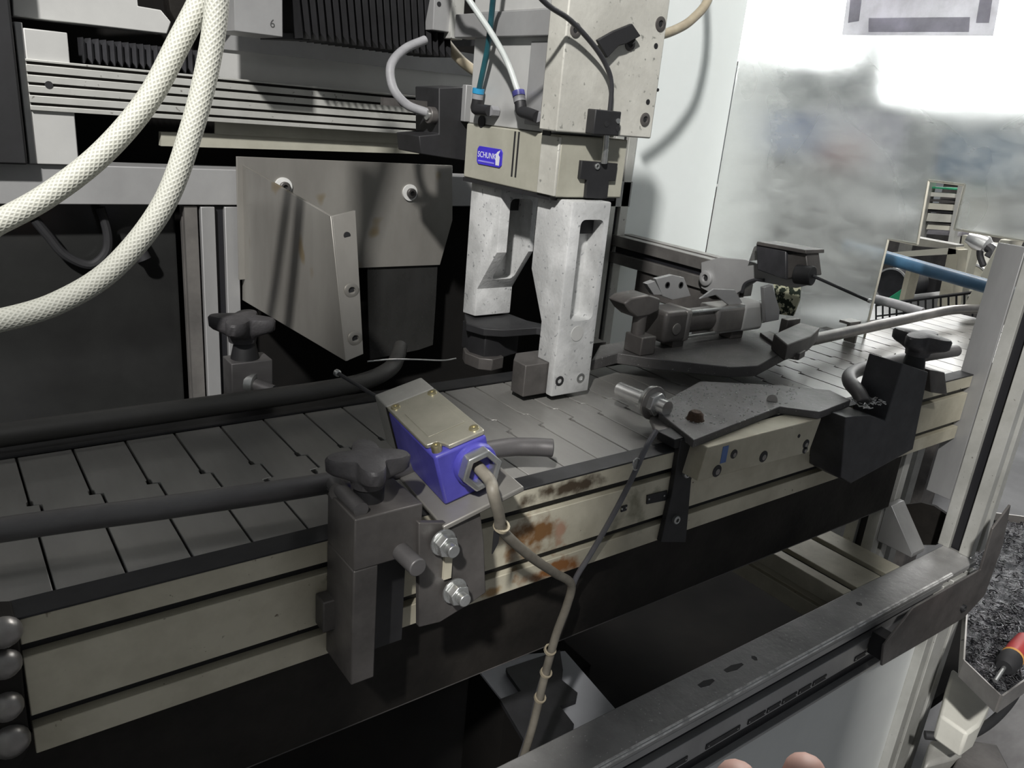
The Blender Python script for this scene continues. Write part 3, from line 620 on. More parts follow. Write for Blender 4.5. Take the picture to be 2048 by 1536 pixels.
def bellows(x0, x1, ya, yb, za, zb_, n, dep, lean, name, m, par):
    mb = MB(); R = []
    for i in range(2*n+1):
        x = x0+(x1-x0)*i/(2*n); k = dep if i % 2 else 0
        R.append([mb.bm.verts.new(p) for p in ((x+lean, ya+k, za+k), (x, ya+k, zb_-k), (x, yb-k, zb_-k), (x+lean, yb-k, za+k))])
    for A, B in zip(R, R[1:]):
        for i in range(4): mb.face((A[i], A[(i+1) % 4], B[(i+1) % 4], B[i]))
    mb.face(R[0][::-1]); mb.face(R[-1]); return mb.build(name, m, par, smooth=10)
bx0 = P(165, 100, 'y', 490).x; bx1 = P(420, 130, 'y', 490).x
bellows(bx0, bx1, 482, 515, zt+1, P(200, 78, 'y', 482).z, 18, 6, 0, 'bellows', 'cable_black', ax_)
sl = thing('slide_unit', 'upper slide unit with black bellows between grey end blocks', 'slide unit', (430, 420, 320))
za = P(800, 90, 'y', 395).z-6
bellows(P(580, 50, 'y', 395).x, P(885, 50, 'y', 395).x, 395, 470, za, za+120, 21, 9, 14, 'bellows', 'black', sl)
p0 = P(470, 76, 'y', 390); p1 = P(566, 12, 'y', 390)
b6 = MB().box(p0.x, P(566, 70, 'y', 390).x, 390, 470, P(566, 75, 'y', 390).z, 470).build('end_block', 'grey_plate', sl, bevel=1)
c6 = P(545, 48, 'y', 389.8); txt('6', 11, b6, 'print_dark', frame_mat(c6, (1, 0, 0), (0, 0, 1)), 'number')
MB().box(P(866, 50, 'y', 385).x, P(903, 50, 'y', 385).x, 385, 470, P(880, 62, 'y', 385).z, 470).build('end_block', 'grey_plate', sl, bevel=1)
c0 = P(878, 8, 'y', 384.8); MB().cyl((c0.x, 384.5, c0.z), (c0.x, 386, c0.z), 2.6, 12).build('screw_hole', 'black', sl)
MB().box(P(903, 50, 'y', 380).x, P(927, 50, 'y', 380).x, 380, 470, P(910, 78, 'y', 380).z, 470).build('edge_plate', 'alu', sl, bevel=1)
MB().prism('y', PL([(560, 78), (700, 84), (900, 96), (960, 90), (960, 74), (560, 66)], 'y', 420), 420, 480).build('under_cover', 'black', sl)
bk = thing('slide_back_plate', 'grey flat back plates above the ribbed axis', 'plate', (350, 545, 270))
MB().prism('y', PL([(425, 94), (960, 152), (960, 260), (425, 200)], 'y', 530), 530, 536).build('lower_plate', 'light_plate', bk)
MB().prism('y', PL([(425, 62), (500, 66), (800, 84), (960, 110), (960, 154), (425, 96)], 'y', 526), 526, 532).build('upper_plate', 'grey_plate', bk)
tag(MB().prism('y', PL([(22, -60), (270, -60), (276, 12), (322, 20), (342, 44), (334, 68), (26, 32)], 'y', 500), 500, 540).build('machine_cover', 'light_plate', bevel=1), 'pale machine cover with chamfered corner above the ribbed axis', 'cover')
tag(MB().box(-200, P(36, 150, 'y', 460).x, 460, 520, 190.5, 700).build('machine_column', 'black', bevel=2), 'dark scratched machine column left of the pale end block', 'column')
tag(MB().prism('y', PL([(330, -60), (480, -60), (480, 15), (440, 66), (360, 60), (340, 20)], 'y', 515), 515, 540).build('dark_housing', 'grime', bevel=1), 'dark housing behind the white braided hoses', 'housing')
# stop block with shock absorber
sb = thing('stop_block', 'black stop block with round shock absorber left of the gripper', 'block', (470, 330, 215))
MB().prism('y', PL([(878, 176), (932, 174), (938, 240), (930, 322), (842, 308), (838, 272), (878, 268)], 'y', 320), 320, 372).build('block', 'black', sb, bevel=1)
a = P(878, 232, 'y', 330); MB().cyl((a.x-14, 330, a.z), (a.x+6, 330, a.z), 9, 20).build('absorber', 'dark_steel', sb, bevel=1)
MB().cyl((a.x-16, 330, a.z), (a.x-13, 330, a.z), 5, 16).build('absorber_pin', 'zinc', sb)
MB().box(a.x-60, a.x+2, 345, 352, a.z+6, a.z+14).build('stop_bar', 'dark_steel', sb)
b = P(934, 205, 'y', 318); MB().box(b.x-6, b.x+8, 312, 320, b.z-20, b.z+18).build('clevis', 'grey_plate', sb, bevel=.8)
tag(MB().tube([P(850, 80, 'y', 370), P(810, 98, 'y', 365), P(782, 130, 'y', 358), P(786, 175, 'y', 350), P(812, 208, 'y', 342), P(845, 222, 'y', 335), P(868, 228, 'y', 330)], 4.8, 14).build('flex_conduit', 'conduit'), 'grey flexible conduit looping to the black stop block', 'conduit')
tag(MB().tube([P(880, 70, 'y', 420), P(905, 102, 'y', 410), P(930, 128, 'y', 402), P(962, 150, 'y', 395)], 6, 14).build('tan_hose', 'tan_hose'), 'short tan hose behind the teal air tube', 'hose')
tag(MB().tube([P(1300, 75, 'y', 320), P(1345, 62, 'y', 330), P(1385, 38, 'y', 340), P(1420, -10, 'y', 350), P(1440, -120, 'y', 360), P(1430, -300, 'y', 370)], 6, 14).build('tan_hose', 'tan_hose'), 'tan hose arching out behind the carrier plate against the white panel', 'hose')
# braided hoses
h1 = [P(560, -480, 'y', 200), P(500, -260, 'y', 195), P(440, -90, 'y', 190), P(402, 0, 'y', 190), P(358, 85, 'y', 190), P(296, 200, 'y', 190), P(205, 306, 'y', 192), P(100, 388, 'y', 195), P(0, 443, 'y', 200), P(-90, 480, 'y', 205), (-80, 215, 150), (-260, 240, 130), (-450, 250, 125)]
tag(MB().tube(h1, 8.3, 20, 8, True).build('braided_hose', 'braid', smooth=80), 'white braided hose on the shorter curve, nearer the ribbed axis end block', 'hose')
h2 = [P(420, -480, 'y', 178), P(428, -260, 'y', 174), P(433, -90, 'y', 170), P(434, 0, 'y', 170), P(420, 110, 'y', 170), P(386, 250, 'y', 170), P(328, 408, 'y', 172), P(228, 535, 'y', 175), P(115, 606, 'y', 178), P(0, 641, 'y', 180), P(-90, 655, 'y', 180), (-90, 185, 92), (-260, 200, 84), (-450, 210, 80)]
tag(MB().tube(h2, 8.3, 20, 8, True).build('braided_hose', 'braid', smooth=80), 'white braided hose hanging on the longer curve in front of the dark pane', 'hose')

# ================================================================== CHUTE
cu = thing('sheet_chute', 'bent brushed steel chute with side wing and bolted flange', 'chute', (420, 400, 30))
bt = PL([(473, 313), (905, 331), (905, 440), (880, 530), (720, 536), (478, 560)], 'y', 470)
MB().prism('y', bt, 470, 473).build('back_sheet', 'sheet', cu, bevel=.4)
xw = P(487, 330, 'y', 470).x
wing = [tuple(P(*t, 'x', xw))[1:] for t in ((487, 330), (664, 432), (694, 722), (640, 690), (487, 600))]
MB().prism('x', wing, xw-1.5, xw+1.5).build('side_wing', 'sheet', cu, bevel=.4)
yf = wing[1][0]
fl_ = [P(664, 432, 'x', xw), P(694, 722, 'x', xw), P(727, 708, 'y', wing[2][0]), P(711, 421, 'y', yf)]
mb = MB(); vs = [mb.bm.verts.new(v) for v in fl_]; vs2 = [mb.bm.verts.new(v+Vector((0, 3, 0))) for v in fl_]
mb.face(vs); mb.face(vs2[::-1])
for i in range(4): mb.face((vs[i], vs[(i+1) % 4], vs2[(i+1) % 4], vs2[i]))
fo = mb.build('flange', 'sheet', cu, bevel=.4)
def on_fl(px, py):
    n_ = (fl_[1]-fl_[0]).cross(fl_[3]-fl_[0]); d_ = ray(px, py); return CAM+d_*((fl_[0]-CAM).dot(n_)/d_.dot(n_))
c0 = on_fl(694, 471); MB().cyl(c0+Vector((0, -.5, 0)), c0+Vector((0, .6, 0)), 3.4, 16).build('flange_hole', 'black', fo)
for p_ in ((702, 580), (709, 676)): capscrew(fo, on_fl(*p_), (0, -1, 0), 7, 'sheet', 2.4, 'flange_bolt')
for px, py in ((819, 385), (566, 373)):
    c0 = P(px, py, 'y', 469.8); MB().cyl((c0.x, 467.5, c0.z), (c0.x, 470, c0.z), 10.5, 28).build('washer', 'white_plastic', cu)
    capscrew(cu, (c0.x+1, 467.4, c0.z-.5), (0, -1, 0), 6.4, 'dark_steel', 4)
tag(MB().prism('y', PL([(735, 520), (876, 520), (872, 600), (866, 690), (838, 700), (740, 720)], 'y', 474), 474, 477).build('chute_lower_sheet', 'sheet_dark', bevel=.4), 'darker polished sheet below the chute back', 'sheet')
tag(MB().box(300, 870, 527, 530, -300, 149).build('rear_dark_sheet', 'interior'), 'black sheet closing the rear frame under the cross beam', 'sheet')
tag(MB().tube([P(735, 723, 'y', 232), P(780, 719, 'y', 232), P(830, 719, 'y', 233), P(885, 721, 'y', 235), P(912, 717, 'y', 236)], .9, 8).build('wire_swarf', 'zinc'), 'thin shiny wire strand lying across the gap behind the bent rail', 'wire')

# ================================================================== RIGHT: CYLINDER STATION
pr_ = thing('cylinder_station_plate', 'dark dusty base plate under the pneumatic cylinder', 'plate', (700, 160, 21))
q = PL([(1183, 720), (1236, 706), (1300, 716), (1462, 734), (1516, 731), (1576, 700), (1600, 680), (1500, 660), (1290, 676), (1200, 690)], 'z', 30)
MB().prism('z', q, 17, 30).build('plate', 'dusty_steel', pr_, bevel=1)
MB().box(640, 664, 226, 300, -30, 21).build('plate_leg', 'dark_steel', pr_)
cyl = thing('pneumatic_cylinder', 'grimy pneumatic cylinder with clevis and shiny band over the dark plate', 'cylinder', (770, 170, 30))
Yc = 165; zc = P(1340, 645, 'y', Yc).z
X_ = lambda px, py=640: P(px, py, 'y', Yc).x
MB().cyl((X_(1340), Yc, zc), (X_(1520), Yc, zc), 15, 24).build('tube', 'dark_steel', cyl)
def rbox(x0, x1, h, nm, m): return MB().box(x0, x1, Yc-h, Yc+h, zc-h, zc+h).build(nm, m, cyl, bevel=5, seg=3)
rbox(X_(1308), X_(1358), 19, 'front_cap', 'dark_steel'); rbox(X_(1346), X_(1360), 20, 'cap_band', 'rail_bright')
rbox(X_(1412), X_(1468), 17, 'sensor_band', 'rail_bright'); rbox(X_(1462), X_(1504), 18, 'end_cap', 'light_plate')
MB().lathe((X_(1500), Yc, zc), (1, 0, 0), [(0, 17), (14, 15), (30, 10), (36, 6)], 20).build('end_nose', 'zinc', cyl)
for s_, t_ in ((-1, 1), (-1, -1)): MB().cyl((X_(1345), Yc+s_*14, zc+t_*15), (X_(1470), Yc+s_*14, zc+t_*15), 2.2, 10).build('tie_rod', 'zinc', cyl)
c0 = Vector((X_(1330), Yc-19, zc-2)); MB().cyl(c0, c0+Vector((0, -1.5, 0)), 7, 20).build('port_plug', 'rail_bright', cyl, bevel=.4)
cv = [(1249, 607), (1262, 597), (1298, 590), (1322, 598), (1318, 622), (1298, 632), (1274, 636), (1260, 624)]
MB().prism('y', PL(cv, 'y', Yc-14), Yc-14, Yc+14).build('clevis', 'dark_steel', cyl, bevel=2)
MB().cyl((X_(1275, 640)-1, Yc-4, 30), (X_(1275, 640)-1, Yc-4, zc+24), 8, 16).build('pivot_pin', 'dark_steel', cyl)
MB().box(X_(1262), X_(1290), Yc-22, Yc+6, 30, 52).build('pivot_foot', 'dark_steel', cyl, bevel=1.5)
MB().box(X_(1340), X_(1362), Yc-10, Yc+10, 30, zc-15).build('cap_foot', 'dark_steel', cyl, bevel=1)
MB().box(X_(1455), X_(1478), Yc-10, Yc+10, 30, zc-15).build('cap_foot', 'dark_steel', cyl, bevel=1)
tg = MB().prism('y', PL([(1312, 558), (1345, 550), (1368, 555), (1382, 592), (1345, 600), (1325, 592)], 'y', Yc+24), Yc+24, Yc+30).build('cable_tag', 'grey_plate', cyl, bevel=.5)
for px in (1335, 1362): 
    c0 = P(px, 570, 'y', Yc+23.6); MB().lathe((c0.x, Yc+23.8, c0.z), (0, -1, 0), [(0, 4), (.5, 4), (.5, 2.6), (0, 2.6)], 16).build('tag_slot', 'black', tg)
MB().prism('y', PL([(1294, 568), (1310, 562), (1325, 590), (1308, 590)], 'y', Yc+24), Yc+24, Yc+32).build('tag_fold', 'grey_plate', cyl, bevel=.5)
MB().prism('y', PL([(1400, 598), (1428, 578), (1470, 580), (1488, 610), (1460, 612), (1432, 590)], 'y', Yc-8), Yc-8, Yc-5).build('shield_flap', 'grey_plate', cyl, bevel=.5)
ln = thing('locking_slide', 'dark sliding bar block right of the pneumatic cylinder', 'block', (900, 140, 21))
MB().prism('z', PL([(1548, 668), (1600, 645), (1640, 655), (1622, 672), (1575, 690)], 'z', 50), 30, 50).build('block', 'dark_steel', ln, bevel=1.5)
MB().prism('z', PL([(1520, 665), (1540, 662), (1612, 700), (1600, 707), (1572, 703)], 'z', 34), 25, 34).build('bar', 'dark_steel', ln, bevel=1)
MB().prism('y', PL([(1528, 575), (1545, 570), (1560, 620), (1558, 640), (1532, 645)], 'y', 136), 136, 142).build('upright', 'grey_plate', ln, bevel=.8)
MB().box(*sorted((X_(1535), X_(1560))), 134, 145, 30, zc-5).build('upright_foot', 'dark_steel', ln, bevel=1)
# slotted profile along the cross direction with bracket and rear limit switch
pf = thing('slotted_profile', 'dirty slotted aluminium profile above the pneumatic cylinder', 'profile', (920, 330, 62))
MB().prism('y', prof(45, 45, 10, 8, (22.5,), (22.5,), 900, 60), 232, 487).build('profile', 'rail_bright', pf, bevel=.8)
MB().box(906.5, 907.5, 232, 487, 78, 87).build('groove_strip', 'black_strip', pf)
MB().box(905, 940, 240, 425, 20, 60).build('lower_rail', 'dark_steel', pf, bevel=2)
bp_ = thing('bracket_plate', 'grey bent bracket plate with a round bolt holding the small dark switch', 'bracket', (890, 190, 80))
MB().prism('x', PL([(1402, 525), (1440, 515), (1490, 519), (1560, 543), (1622, 560), (1622, 568), (1590, 576), (1510, 562), (1472, 588), (1428, 590), (1402, 576)], 'x', 894), 894, 900).build('plate', 'grey_plate', bp_, bevel=.8)
capscrew(bp_, P(1414, 556, 'x', 894), (-1, 0, 0), 11, 'grey_plate', 5)
MB().tube([P(1484, 585, 'x', 890), P(1490, 568, 'x', 888), P(1508, 560, 'x', 888), P(1528, 560, 'x', 888)], 2.2, 10).build('short_cable', 'cable_black', bp_)
s2 = thing('small_limit_switch', 'small dark grey limit switch with thin feeler rod on the bracket plate', 'limit switch', (885, 160, 105))
q = PL([(1514, 540), (1512, 487), (1572, 502), (1572, 560)], 'x', 870)
MB().prism('x', q, 870, 905).build('body', 'cable_black', s2, bevel=1.5)
q2 = PL([(1572, 558), (1574, 508), (1612, 505), (1618, 552)], 'x', 874); MB().prism('x', q2, 874, 902).build('head', 'dark_steel', s2, bevel=1.5)
q3 = PL([(1512, 490), (1514, 483), (1612, 500), (1612, 508)], 'x', 868); MB().prism('x', q3, 868, 907).build('lid', 'dark_steel', s2, bevel=.8)
a = P(1592, 548, 'x', 866); b = P(1626, 552, 'x', 870); MB().cyl(a, b, 12, 20).build('rod_collar', 'black', s2, bevel=1)
MB().tube([b, P(1736, 601, 'x', 900)], 1.9, 10, 1).build('feeler_rod', 'cable_black', s2); c0 = P(1737, 601, 'x', 900); MB().lathe(c0, (0, -1, -.1), [(0, 2.6), (3, 2.6)], 12).build('rod_tip', 'zinc', s2)
MB().prism('x', PL([(1498, 522), (1508, 494), (1514, 490), (1514, 520)], 'x', 885), 885, 893).build('rear_clip', 'zinc', s2)
tag(MB().prism('x', PL([(1546, 562), (1600, 560), (1598, 600), (1585, 632), (1556, 628)], 'x', 1000), 1000, 1003).build('camouflage_rag', 'camo'), 'scrap of camouflage cloth behind the bracket plate', 'cloth')
# near deck plate, block and proximity sensor
dk = thing('deck_plate', 'dusty dark deck plate with notched edge on the pale drilled block', 'plate', (640, 10, 12))
q = PL([(1388, 880), (1560, 813), (1640, 824), (1702, 800), (1660, 780), (1560, 770), (1400, 762), (1332, 800), (1318, 826)], 'z', 20)
MB().prism('z', q, 12, 20).build('plate', 'dusty_steel', dk, bevel=.8)
MB().cyl(P(1544, 800, 'z', 20.1), P(1544, 800, 'z', 21.5), 5.5, 20).build('bolt_head', 'rail_bright', dk)
sw = MB()
for k in range(260):
    px, py = random.uniform(1345, 1600), random.uniform(768, 850)
    if py > 880-(px-1388)*.38 or py < 790-(px-1345)*.45: continue
    c0 = P(px, py, 'z', 20); s_ = random.uniform(.5, 1.6); a = random.uniform(0, 6.28)
    sw.prism('z', [(c0.x+s_*math.cos(a), c0.y+s_*math.sin(a)), (c0.x+.5*s_*math.cos(a+2), c0.y+.5*s_*math.sin(a+2)), (c0.x+.6*s_*math.cos(a+4), c0.y+.6*s_*math.sin(a+4))], 20, 20.6)
o = sw.build('metal_chips', 'worn'); o['kind'] = 'stuff'; tag(o, 'fine shiny metal chips scattered on the deck plate', 'metal chips')
bl = thing('drilled_block', 'pale aluminium block with counterbored holes on the beige frame', 'block', (632, -33, -30))
a = P(1395, 963, 'y', -45); b = P(1618, 905, 'y', -45); c = P(1640, 850, 'y', -45)
MB().prism('y', [(a.x, a.z), (b.x, b.z), (c.x, 11.8), (a.x+6, 11.8)], -45, -20.7).build('block', 'beam', bl, bevel=1)
for px, py, r_ in ((1434, 942, 6), (1468, 908, 4.6), (1527, 913, 6), (1612, 888, 5), (1610, 900, 4)):
    c0 = P(px, py, 'y', -45.2); MB().cyl((c0.x, -45.5, c0.z), (c0.x, -44, c0.z), r_, 20).build('counterbore', 'black', bl)
    MB().cyl((c0.x+.8, -45.8, c0.z-1), (c0.x+.8, -45.4, c0.z-1), r_*.5, 14).build('screw_face', 'rail_bright', bl)
c0 = P(1598, 872, 'y', -45.2); MB().cyl((c0.x, -45.5, c0.z), (c0.x, -44, c0.z), 2, 12).build('small_hole', 'black', bl)
c0 = P(1449, 908, 'y', -45.2); MB().box(c0.x-4, c0.x+4, -45.4, -44.8, c0.z-9, c0.z+8).build('paint_mark', 'machine_blue', bl)
px_ = thing('proximity_sensor', 'chrome proximity sensor with hex nuts pointing over the chain', 'sensor', (560, 20, 0))
a = P(1238, 778, 'z', 24); b = P(1322, 812, 'z', 26); d = (b-a).normalized()
MB().cyl(a, a+d*45, 7.5, 24).build('barrel', 'chrome', px_, bevel=.8)
MB().cyl(a+d*38, a+d*42, 12, 6, ph=.2).build('nut', 'chrome', px_, bevel=.8)
MB().cyl(a+d*42, a+d*46, 16, 24).build('washer', 'zinc', px_, bevel=.5)
MB().cyl(a+d*48, a+d*55, 12, 6, ph=.5).build('nut', 'chrome', px_, bevel=.8)
MB().cyl(a+d*55, a+d*66, 7.5, 20).build('rear_thread', 'chrome', px_)
sbk = thing('sensor_bracket', 'worn steel angle bracket clamping the chrome sensor to the frame', 'bracket', (560, -15, 1))
nrm = d; cc = a+d*46
mb = MB(); R1 = mb.ring(cc, d, 17, 20); R2 = mb.ring(cc+d*2.5, d, 17, 20); mb.face(R1[::-1]); mb.face(R2)
for i in range(20): mb.face((R1[i], R1[(i+1) % 20], R2[(i+1) % 20], R2[i]))
mb.build('bracket_eye', 'rail_bright', sbk, bevel=.5)
MB().prism('z', PL([(1300, 835), (1318, 822), (1350, 838), (1375, 850), (1372, 876), (1345, 872), (1310, 858)], 'z', 14), 9, 14).build('bracket_tongue', 'rail_bright', sbk, bevel=.8)
c0 = P(1388, 850, 'z', 14); MB().lathe((c0.x, c0.y, 12), (0, 0, 1), [(0, 11), (6, 11), (9, 8), (14, 7), (16, 5)], 20).build('rusty_bolt', 'rust', sbk)
MB().prism('y', PL([(1350, 880), (1412, 862), (1412, 880), (1350, 898)], 'y', -25), -25, -2).build('bracket_foot', 'black', sbk, bevel=.8)
# right front clamp
fr2 = thing('rail_clamp', 'tall black clamp with star knob beside the hooked rail end', 'clamp', (850, -40, -75))
q = PL([(1806, 727), (1857, 744), (1846, 800), (1826, 899), (1702, 967), (1682, 955), (1692, 835), (1740, 830), (1771, 842)], 'y', -60)
MB().prism('y', q, -60, -20.6).build('body', 'cable_black', fr2, bevel=1)
a = P(1831, 735, 'y', -45); MB().cyl((a.x, -42, a.z-4), (a.x, -42, a.z+16), 13, 20, 10).build('knob_stem', 'black', fr2)
knob(fr2, (a.x+2, -42, a.z+14), 32, ph=.9)
MB().prism('y', PL([(1860, 740), (1890, 745), (1895, 790), (1862, 785)], 'y', -45), -45, -21).build('side_lug', 'dark_steel', fr2, bevel=1)
a = P(1732, 838, 'y', -50)
sw2 = MB()
for k in range(40):
    c0 = Vector((a.x+random.uniform(-18, 28), -50+random.uniform(-8, 12), 15+random.uniform(0, 3))); s_ = random.uniform(2, 5); t = random.uniform(0, 6)
    sw2.tube([c0, c0+Vector((s_*math.cos(t), s_*math.sin(t), random.uniform(0, 2))), c0+Vector((s_*1.6*math.cos(t+.5), s_*1.6*math.sin(t+.5), random.uniform(-1, 2)))], .6, 4, 3)
o = sw2.build('swarf_heap', 'chrome'); o['kind'] = 'stuff'; tag(o, 'little heap of bright swarf on the tall black clamp', 'swarf')

# ================================================================== LOWER BASE FRAME AND RIGHT POST
bs = thing('machine_bench', 'aluminium base frame with a dusty steel-topped front rail', 'frame', (700, -60, -Z0))
YB0, YB1 = -91, -44
MB().box(150, 1118, YB0, YB1, -258, -250).build('rail_cap', 'bar_top', bs, bevel=1.2)
MB().prism('x', [(YB0-.3, -253), (YB0-.3, -251.2), (YB0+1.4, -249.7), (YB0+3.2, -249.7), (YB0+1, -253)], 150, 1050).build('worn_edge', 'worn', bs)
zr = [P(1500, y_, 'y', YB0).z for y_ in (1371, 1393, 1412, 1421, 1455, 1481)]
pfm = [(YB1, -258), (YB0, -258), (YB0, zr[1]), (YB0+9, zr[1]), (YB0+9, zr[2]), (YB0, zr[2]), (YB0, zr[4]+4), (YB0+9, zr[4]+4), (YB0+9, zr[5]), (YB0, zr[5]), (YB0, zr[5]-4), (YB1, zr[5]-4)]
x0_ = P(1852, 1290, 'y', -93).x
MB().prism('x', pfm, 150, x0_-.5).build('front_rail', 'alu_side', bs, bevel=.6)
MB().box(150, x0_-.5, YB0+8, YB0+9, zr[5], zr[4]+4).build('groove_strip', 'black_strip', bs); MB().box(150, x0_-.5, YB0+8, YB0+9, zr[2], zr[1]).build('groove_strip', 'black_strip', bs)
MB().box(150, x0_-.5, YB0+10, YB0+14, -Z0+60, zr[5]-2).build('infill_panel', 'panel_grey', bs)
zs = (zr[2]+zr[4])/2-6
x_ = 300
for k, (p0, p1) in enumerate(((1330, 1378), (1415, 1482), (1498, 1532), (1536, 1562), (1566, 1594), (1598, 1622), (1626, 1652), (1708, 1730))):
    py = lambda px: 1540-(px-1310)*.531
    a = P(p0, py(p0)-6, 'y', YB0-.2); b = P(p1, py(p1)-6, 'y', YB0-.2)
    lb_ = MB().box(a.x, b.x, YB0-.8, YB0-.1, zs-3.2, zs+3.2).build('number_strip', 'black', bs)
    for t in (.07, .93):
        c0 = a.x+(b.x-a.x)*t; MB().cyl((c0, YB0-1.2, zs), (c0, YB0-.7, zs), .9, 8).build('rivet', 'zinc', lb_)
for px0, py0, px1, py1 in ((1398, 1372, 1428, 1360), (1450, 1342, 1486, 1328), (1506, 1318, 1512, 1314), (1715, 1209, 1722, 1206)):
    a = P(px0, py0, 'z', -249.9); b = P(px1, py1, 'z', -249.9)
    MB().prism('z', [(a.x, a.y-2.5), ((a.x+b.x)/2, (a.y+b.y)/2-4), (b.x, b.y-1), (b.x, b.y+2), ((a.x+b.x)/2, (a.y+b.y)/2+4), (a.x, a.y+2)], -250.4, -249.8).build('cap_slot', 'black', bs)
# post of the end wall
ep = thing('end_post', 'tall aluminium profile post with a black groove carrying the guard panel', 'post', (1137, -60, -258))
pp = prof(45, 45, 14, 8, (22.5,), (22.5,), 1115, -82)
pe = MB().prism('z', pp, -250, 900).build('post', 'alu', ep, bevel=.8)
MB().box(1121.5, 1122.5, -66, -53, -250, 900).build('groove_strip', 'black_strip', ep)
MB().box(1113, 1117, -36.5, -2.5, -180, 176).build('cover_plate', 'alu_side', ep, bevel=.8)
# lower post section under the front rail
lp = thing('lower_post', 'lower aluminium corner post below the dusty front rail', 'post', (1010, -70, -Z0))
xq = [P(*t, 'y', -93).x for t in ((1852, 1290), (1900, 1290), (1915, 1260))]
x0_ = P(1852, 1290, 'y', -93).x
MB().prism('z', prof(90, 45, 9, 8, (22.5, 67.5), (22.5,), x0_, -93), -Z0, -262).build('post', 'alu', lp, bevel=.8)
for t in (22.5, 67.5): MB().box(x0_+t-4, x0_+t+4, -86.5, -85.5, -Z0, -262).build('groove_strip', 'black_strip', lp)
# cross beam and conveyor leg
cbm = thing('cross_beam', 'flat grooved cross beam joining the front rail under the conveyor', 'beam', (930, 200, -310))
MB().prism('y', prof(134, 60, 13, 8, (24, 92), (30,), 866, -310), -43.8, 500).build('beam', 'beam', cbm, bevel=.8)
for t in (24, 92): MB().box(866+t-6, 866+t+6, -43, 500, -257.5, -256.5).build('groove_strip', 'black_strip', cbm)
lg = cf
MB().prism('z', prof(45, 45, 12, 8, (22.5,), (22.5,), 1030, 12), -599.5, -92).build('leg', 'alu', lg, bevel=.8)
MB().box(1036.5, 1037.5, 28.5, 40.5, -599.5, -92).build('groove_strip', 'black_strip', lg)
MB().box(1046.5, 1058.5, 18.5, 19.5, -599.5, -92).build('groove_strip', 'black_strip', lg)
gs = thing('corner_gusset', 'triangular die-cast corner gusset at the foot of the conveyor leg', 'bracket', (1040, -25, -250))
MB().prism('x', [(-40, -249.5), (11.5, -249.5), (11.5, -190), (4, -190), (-40, -243)], 1036, 1070).build('gusset', 'alu_side', gs, bevel=1)
tag(MB().prism('x', PL([(1868, 1012), (1842, 1005), (1805, 1010), (1830, 1090), (1872, 1090), (1898, 1032)], 'x', 1150), 1150, 1156).build('clear_scrap_sheet', 'grime'), 'dark plastic sheet piece between the leg and the end post', 'sheet')
# bent guard bracket on the rail end
gb = thing('guard_bracket', 'dark bent sheet bracket wrapped round the end of the front rail', 'bracket', (1000, -112, -320))
q = PL([(1764, 1332), (1768, 1292), (1828, 1216), (1962, 1140), (1986, 1058), (2022, 1010), (2006, 1090), (1970, 1190), (1928, 1236), (1850, 1282)], 'y', -118)
MB().prism('y', q, -118, -115).build('bracket_sheet', 'dark_steel', gb, bevel=.6)
MB().prism('x', [(-115, -300), (-92.5, -300), (-92.5, -270), (-115, -270)], P(1790, 1270, 'y', -118).x, P(1800, 1270, 'y', -118).x+6).build('spacer', 'black', gb)
c0 = P(1924, 1215, 'y', -118); capscrew(gb, c0, (0, -1, 0), 5, 'black', 4)
# added black shelf and pale plate: shade and lit patch put into colour
tag(MB().box(-300, 1600, -40, 470, -620, -600).build('shade_shelf', 'interior'), 'added black shelf whose colour holds the deep shade under the conveyor', 'shelf')
tag(MB().prism('z', PL([(955, 1338), (1010, 1312), (1130, 1302), (1250, 1440), (1140, 1500), (1020, 1420)], 'z', -400), -403, -400).build('lit_patch_plate', 'tray'), 'pale grey plate whose colour stands for the lit patch under the conveyor', 'plate')
sc_ = MB()
sc_.prism('z', PL([(1012, 1336), (1120, 1300), (1126, 1340), (1124, 1360), (1155, 1385), (1152, 1400), (1120, 1412), (1148, 1448), (1140, 1500), (1060, 1500), (1000, 1398), (1042, 1382), (1015, 1345)], 'z', -392), -398, -392)
tag(sc_.build('chain_silhouette', 'black'), 'jagged black cut-out of hanging chain pieces over the pale plate', 'scrap')  # flat cut-out stands for the dark silhouette of the sagging return chain
MB().box(500, 640, 150, 230, -600, -403).build('plate_support', 'interior', [o for o in COL.objects if o.name.startswith('lit_patch_plate')][0])
# bolts at the frame end on the left
bn = thing('end_fitting', 'grimy end fitting with domed bolts at the beige frame end', 'fitting', (5, -25, -95))
MB().prism('y', PL([(-60, 1240), (30, 1236), (40, 1290), (50, 1400), (62, 1490), (40, 1536), (-60, 1560)], 'y', -24), -24, -6).build('end_plate', 'grime', bn, bevel=1)
for px, py, r_ in ((6, 1262, 9), (8, 1325, 8.5), (12, 1410, 8.5), (20, 1480, 10)):
    c0 = P(px, py, 'y', -24); MB().lathe(c0, (0, -1, 0), [(0, r_), (3, r_), (6, r_*.8), (8, r_*.4)], 18).build('bolt_head', 'rail_bright', bn)

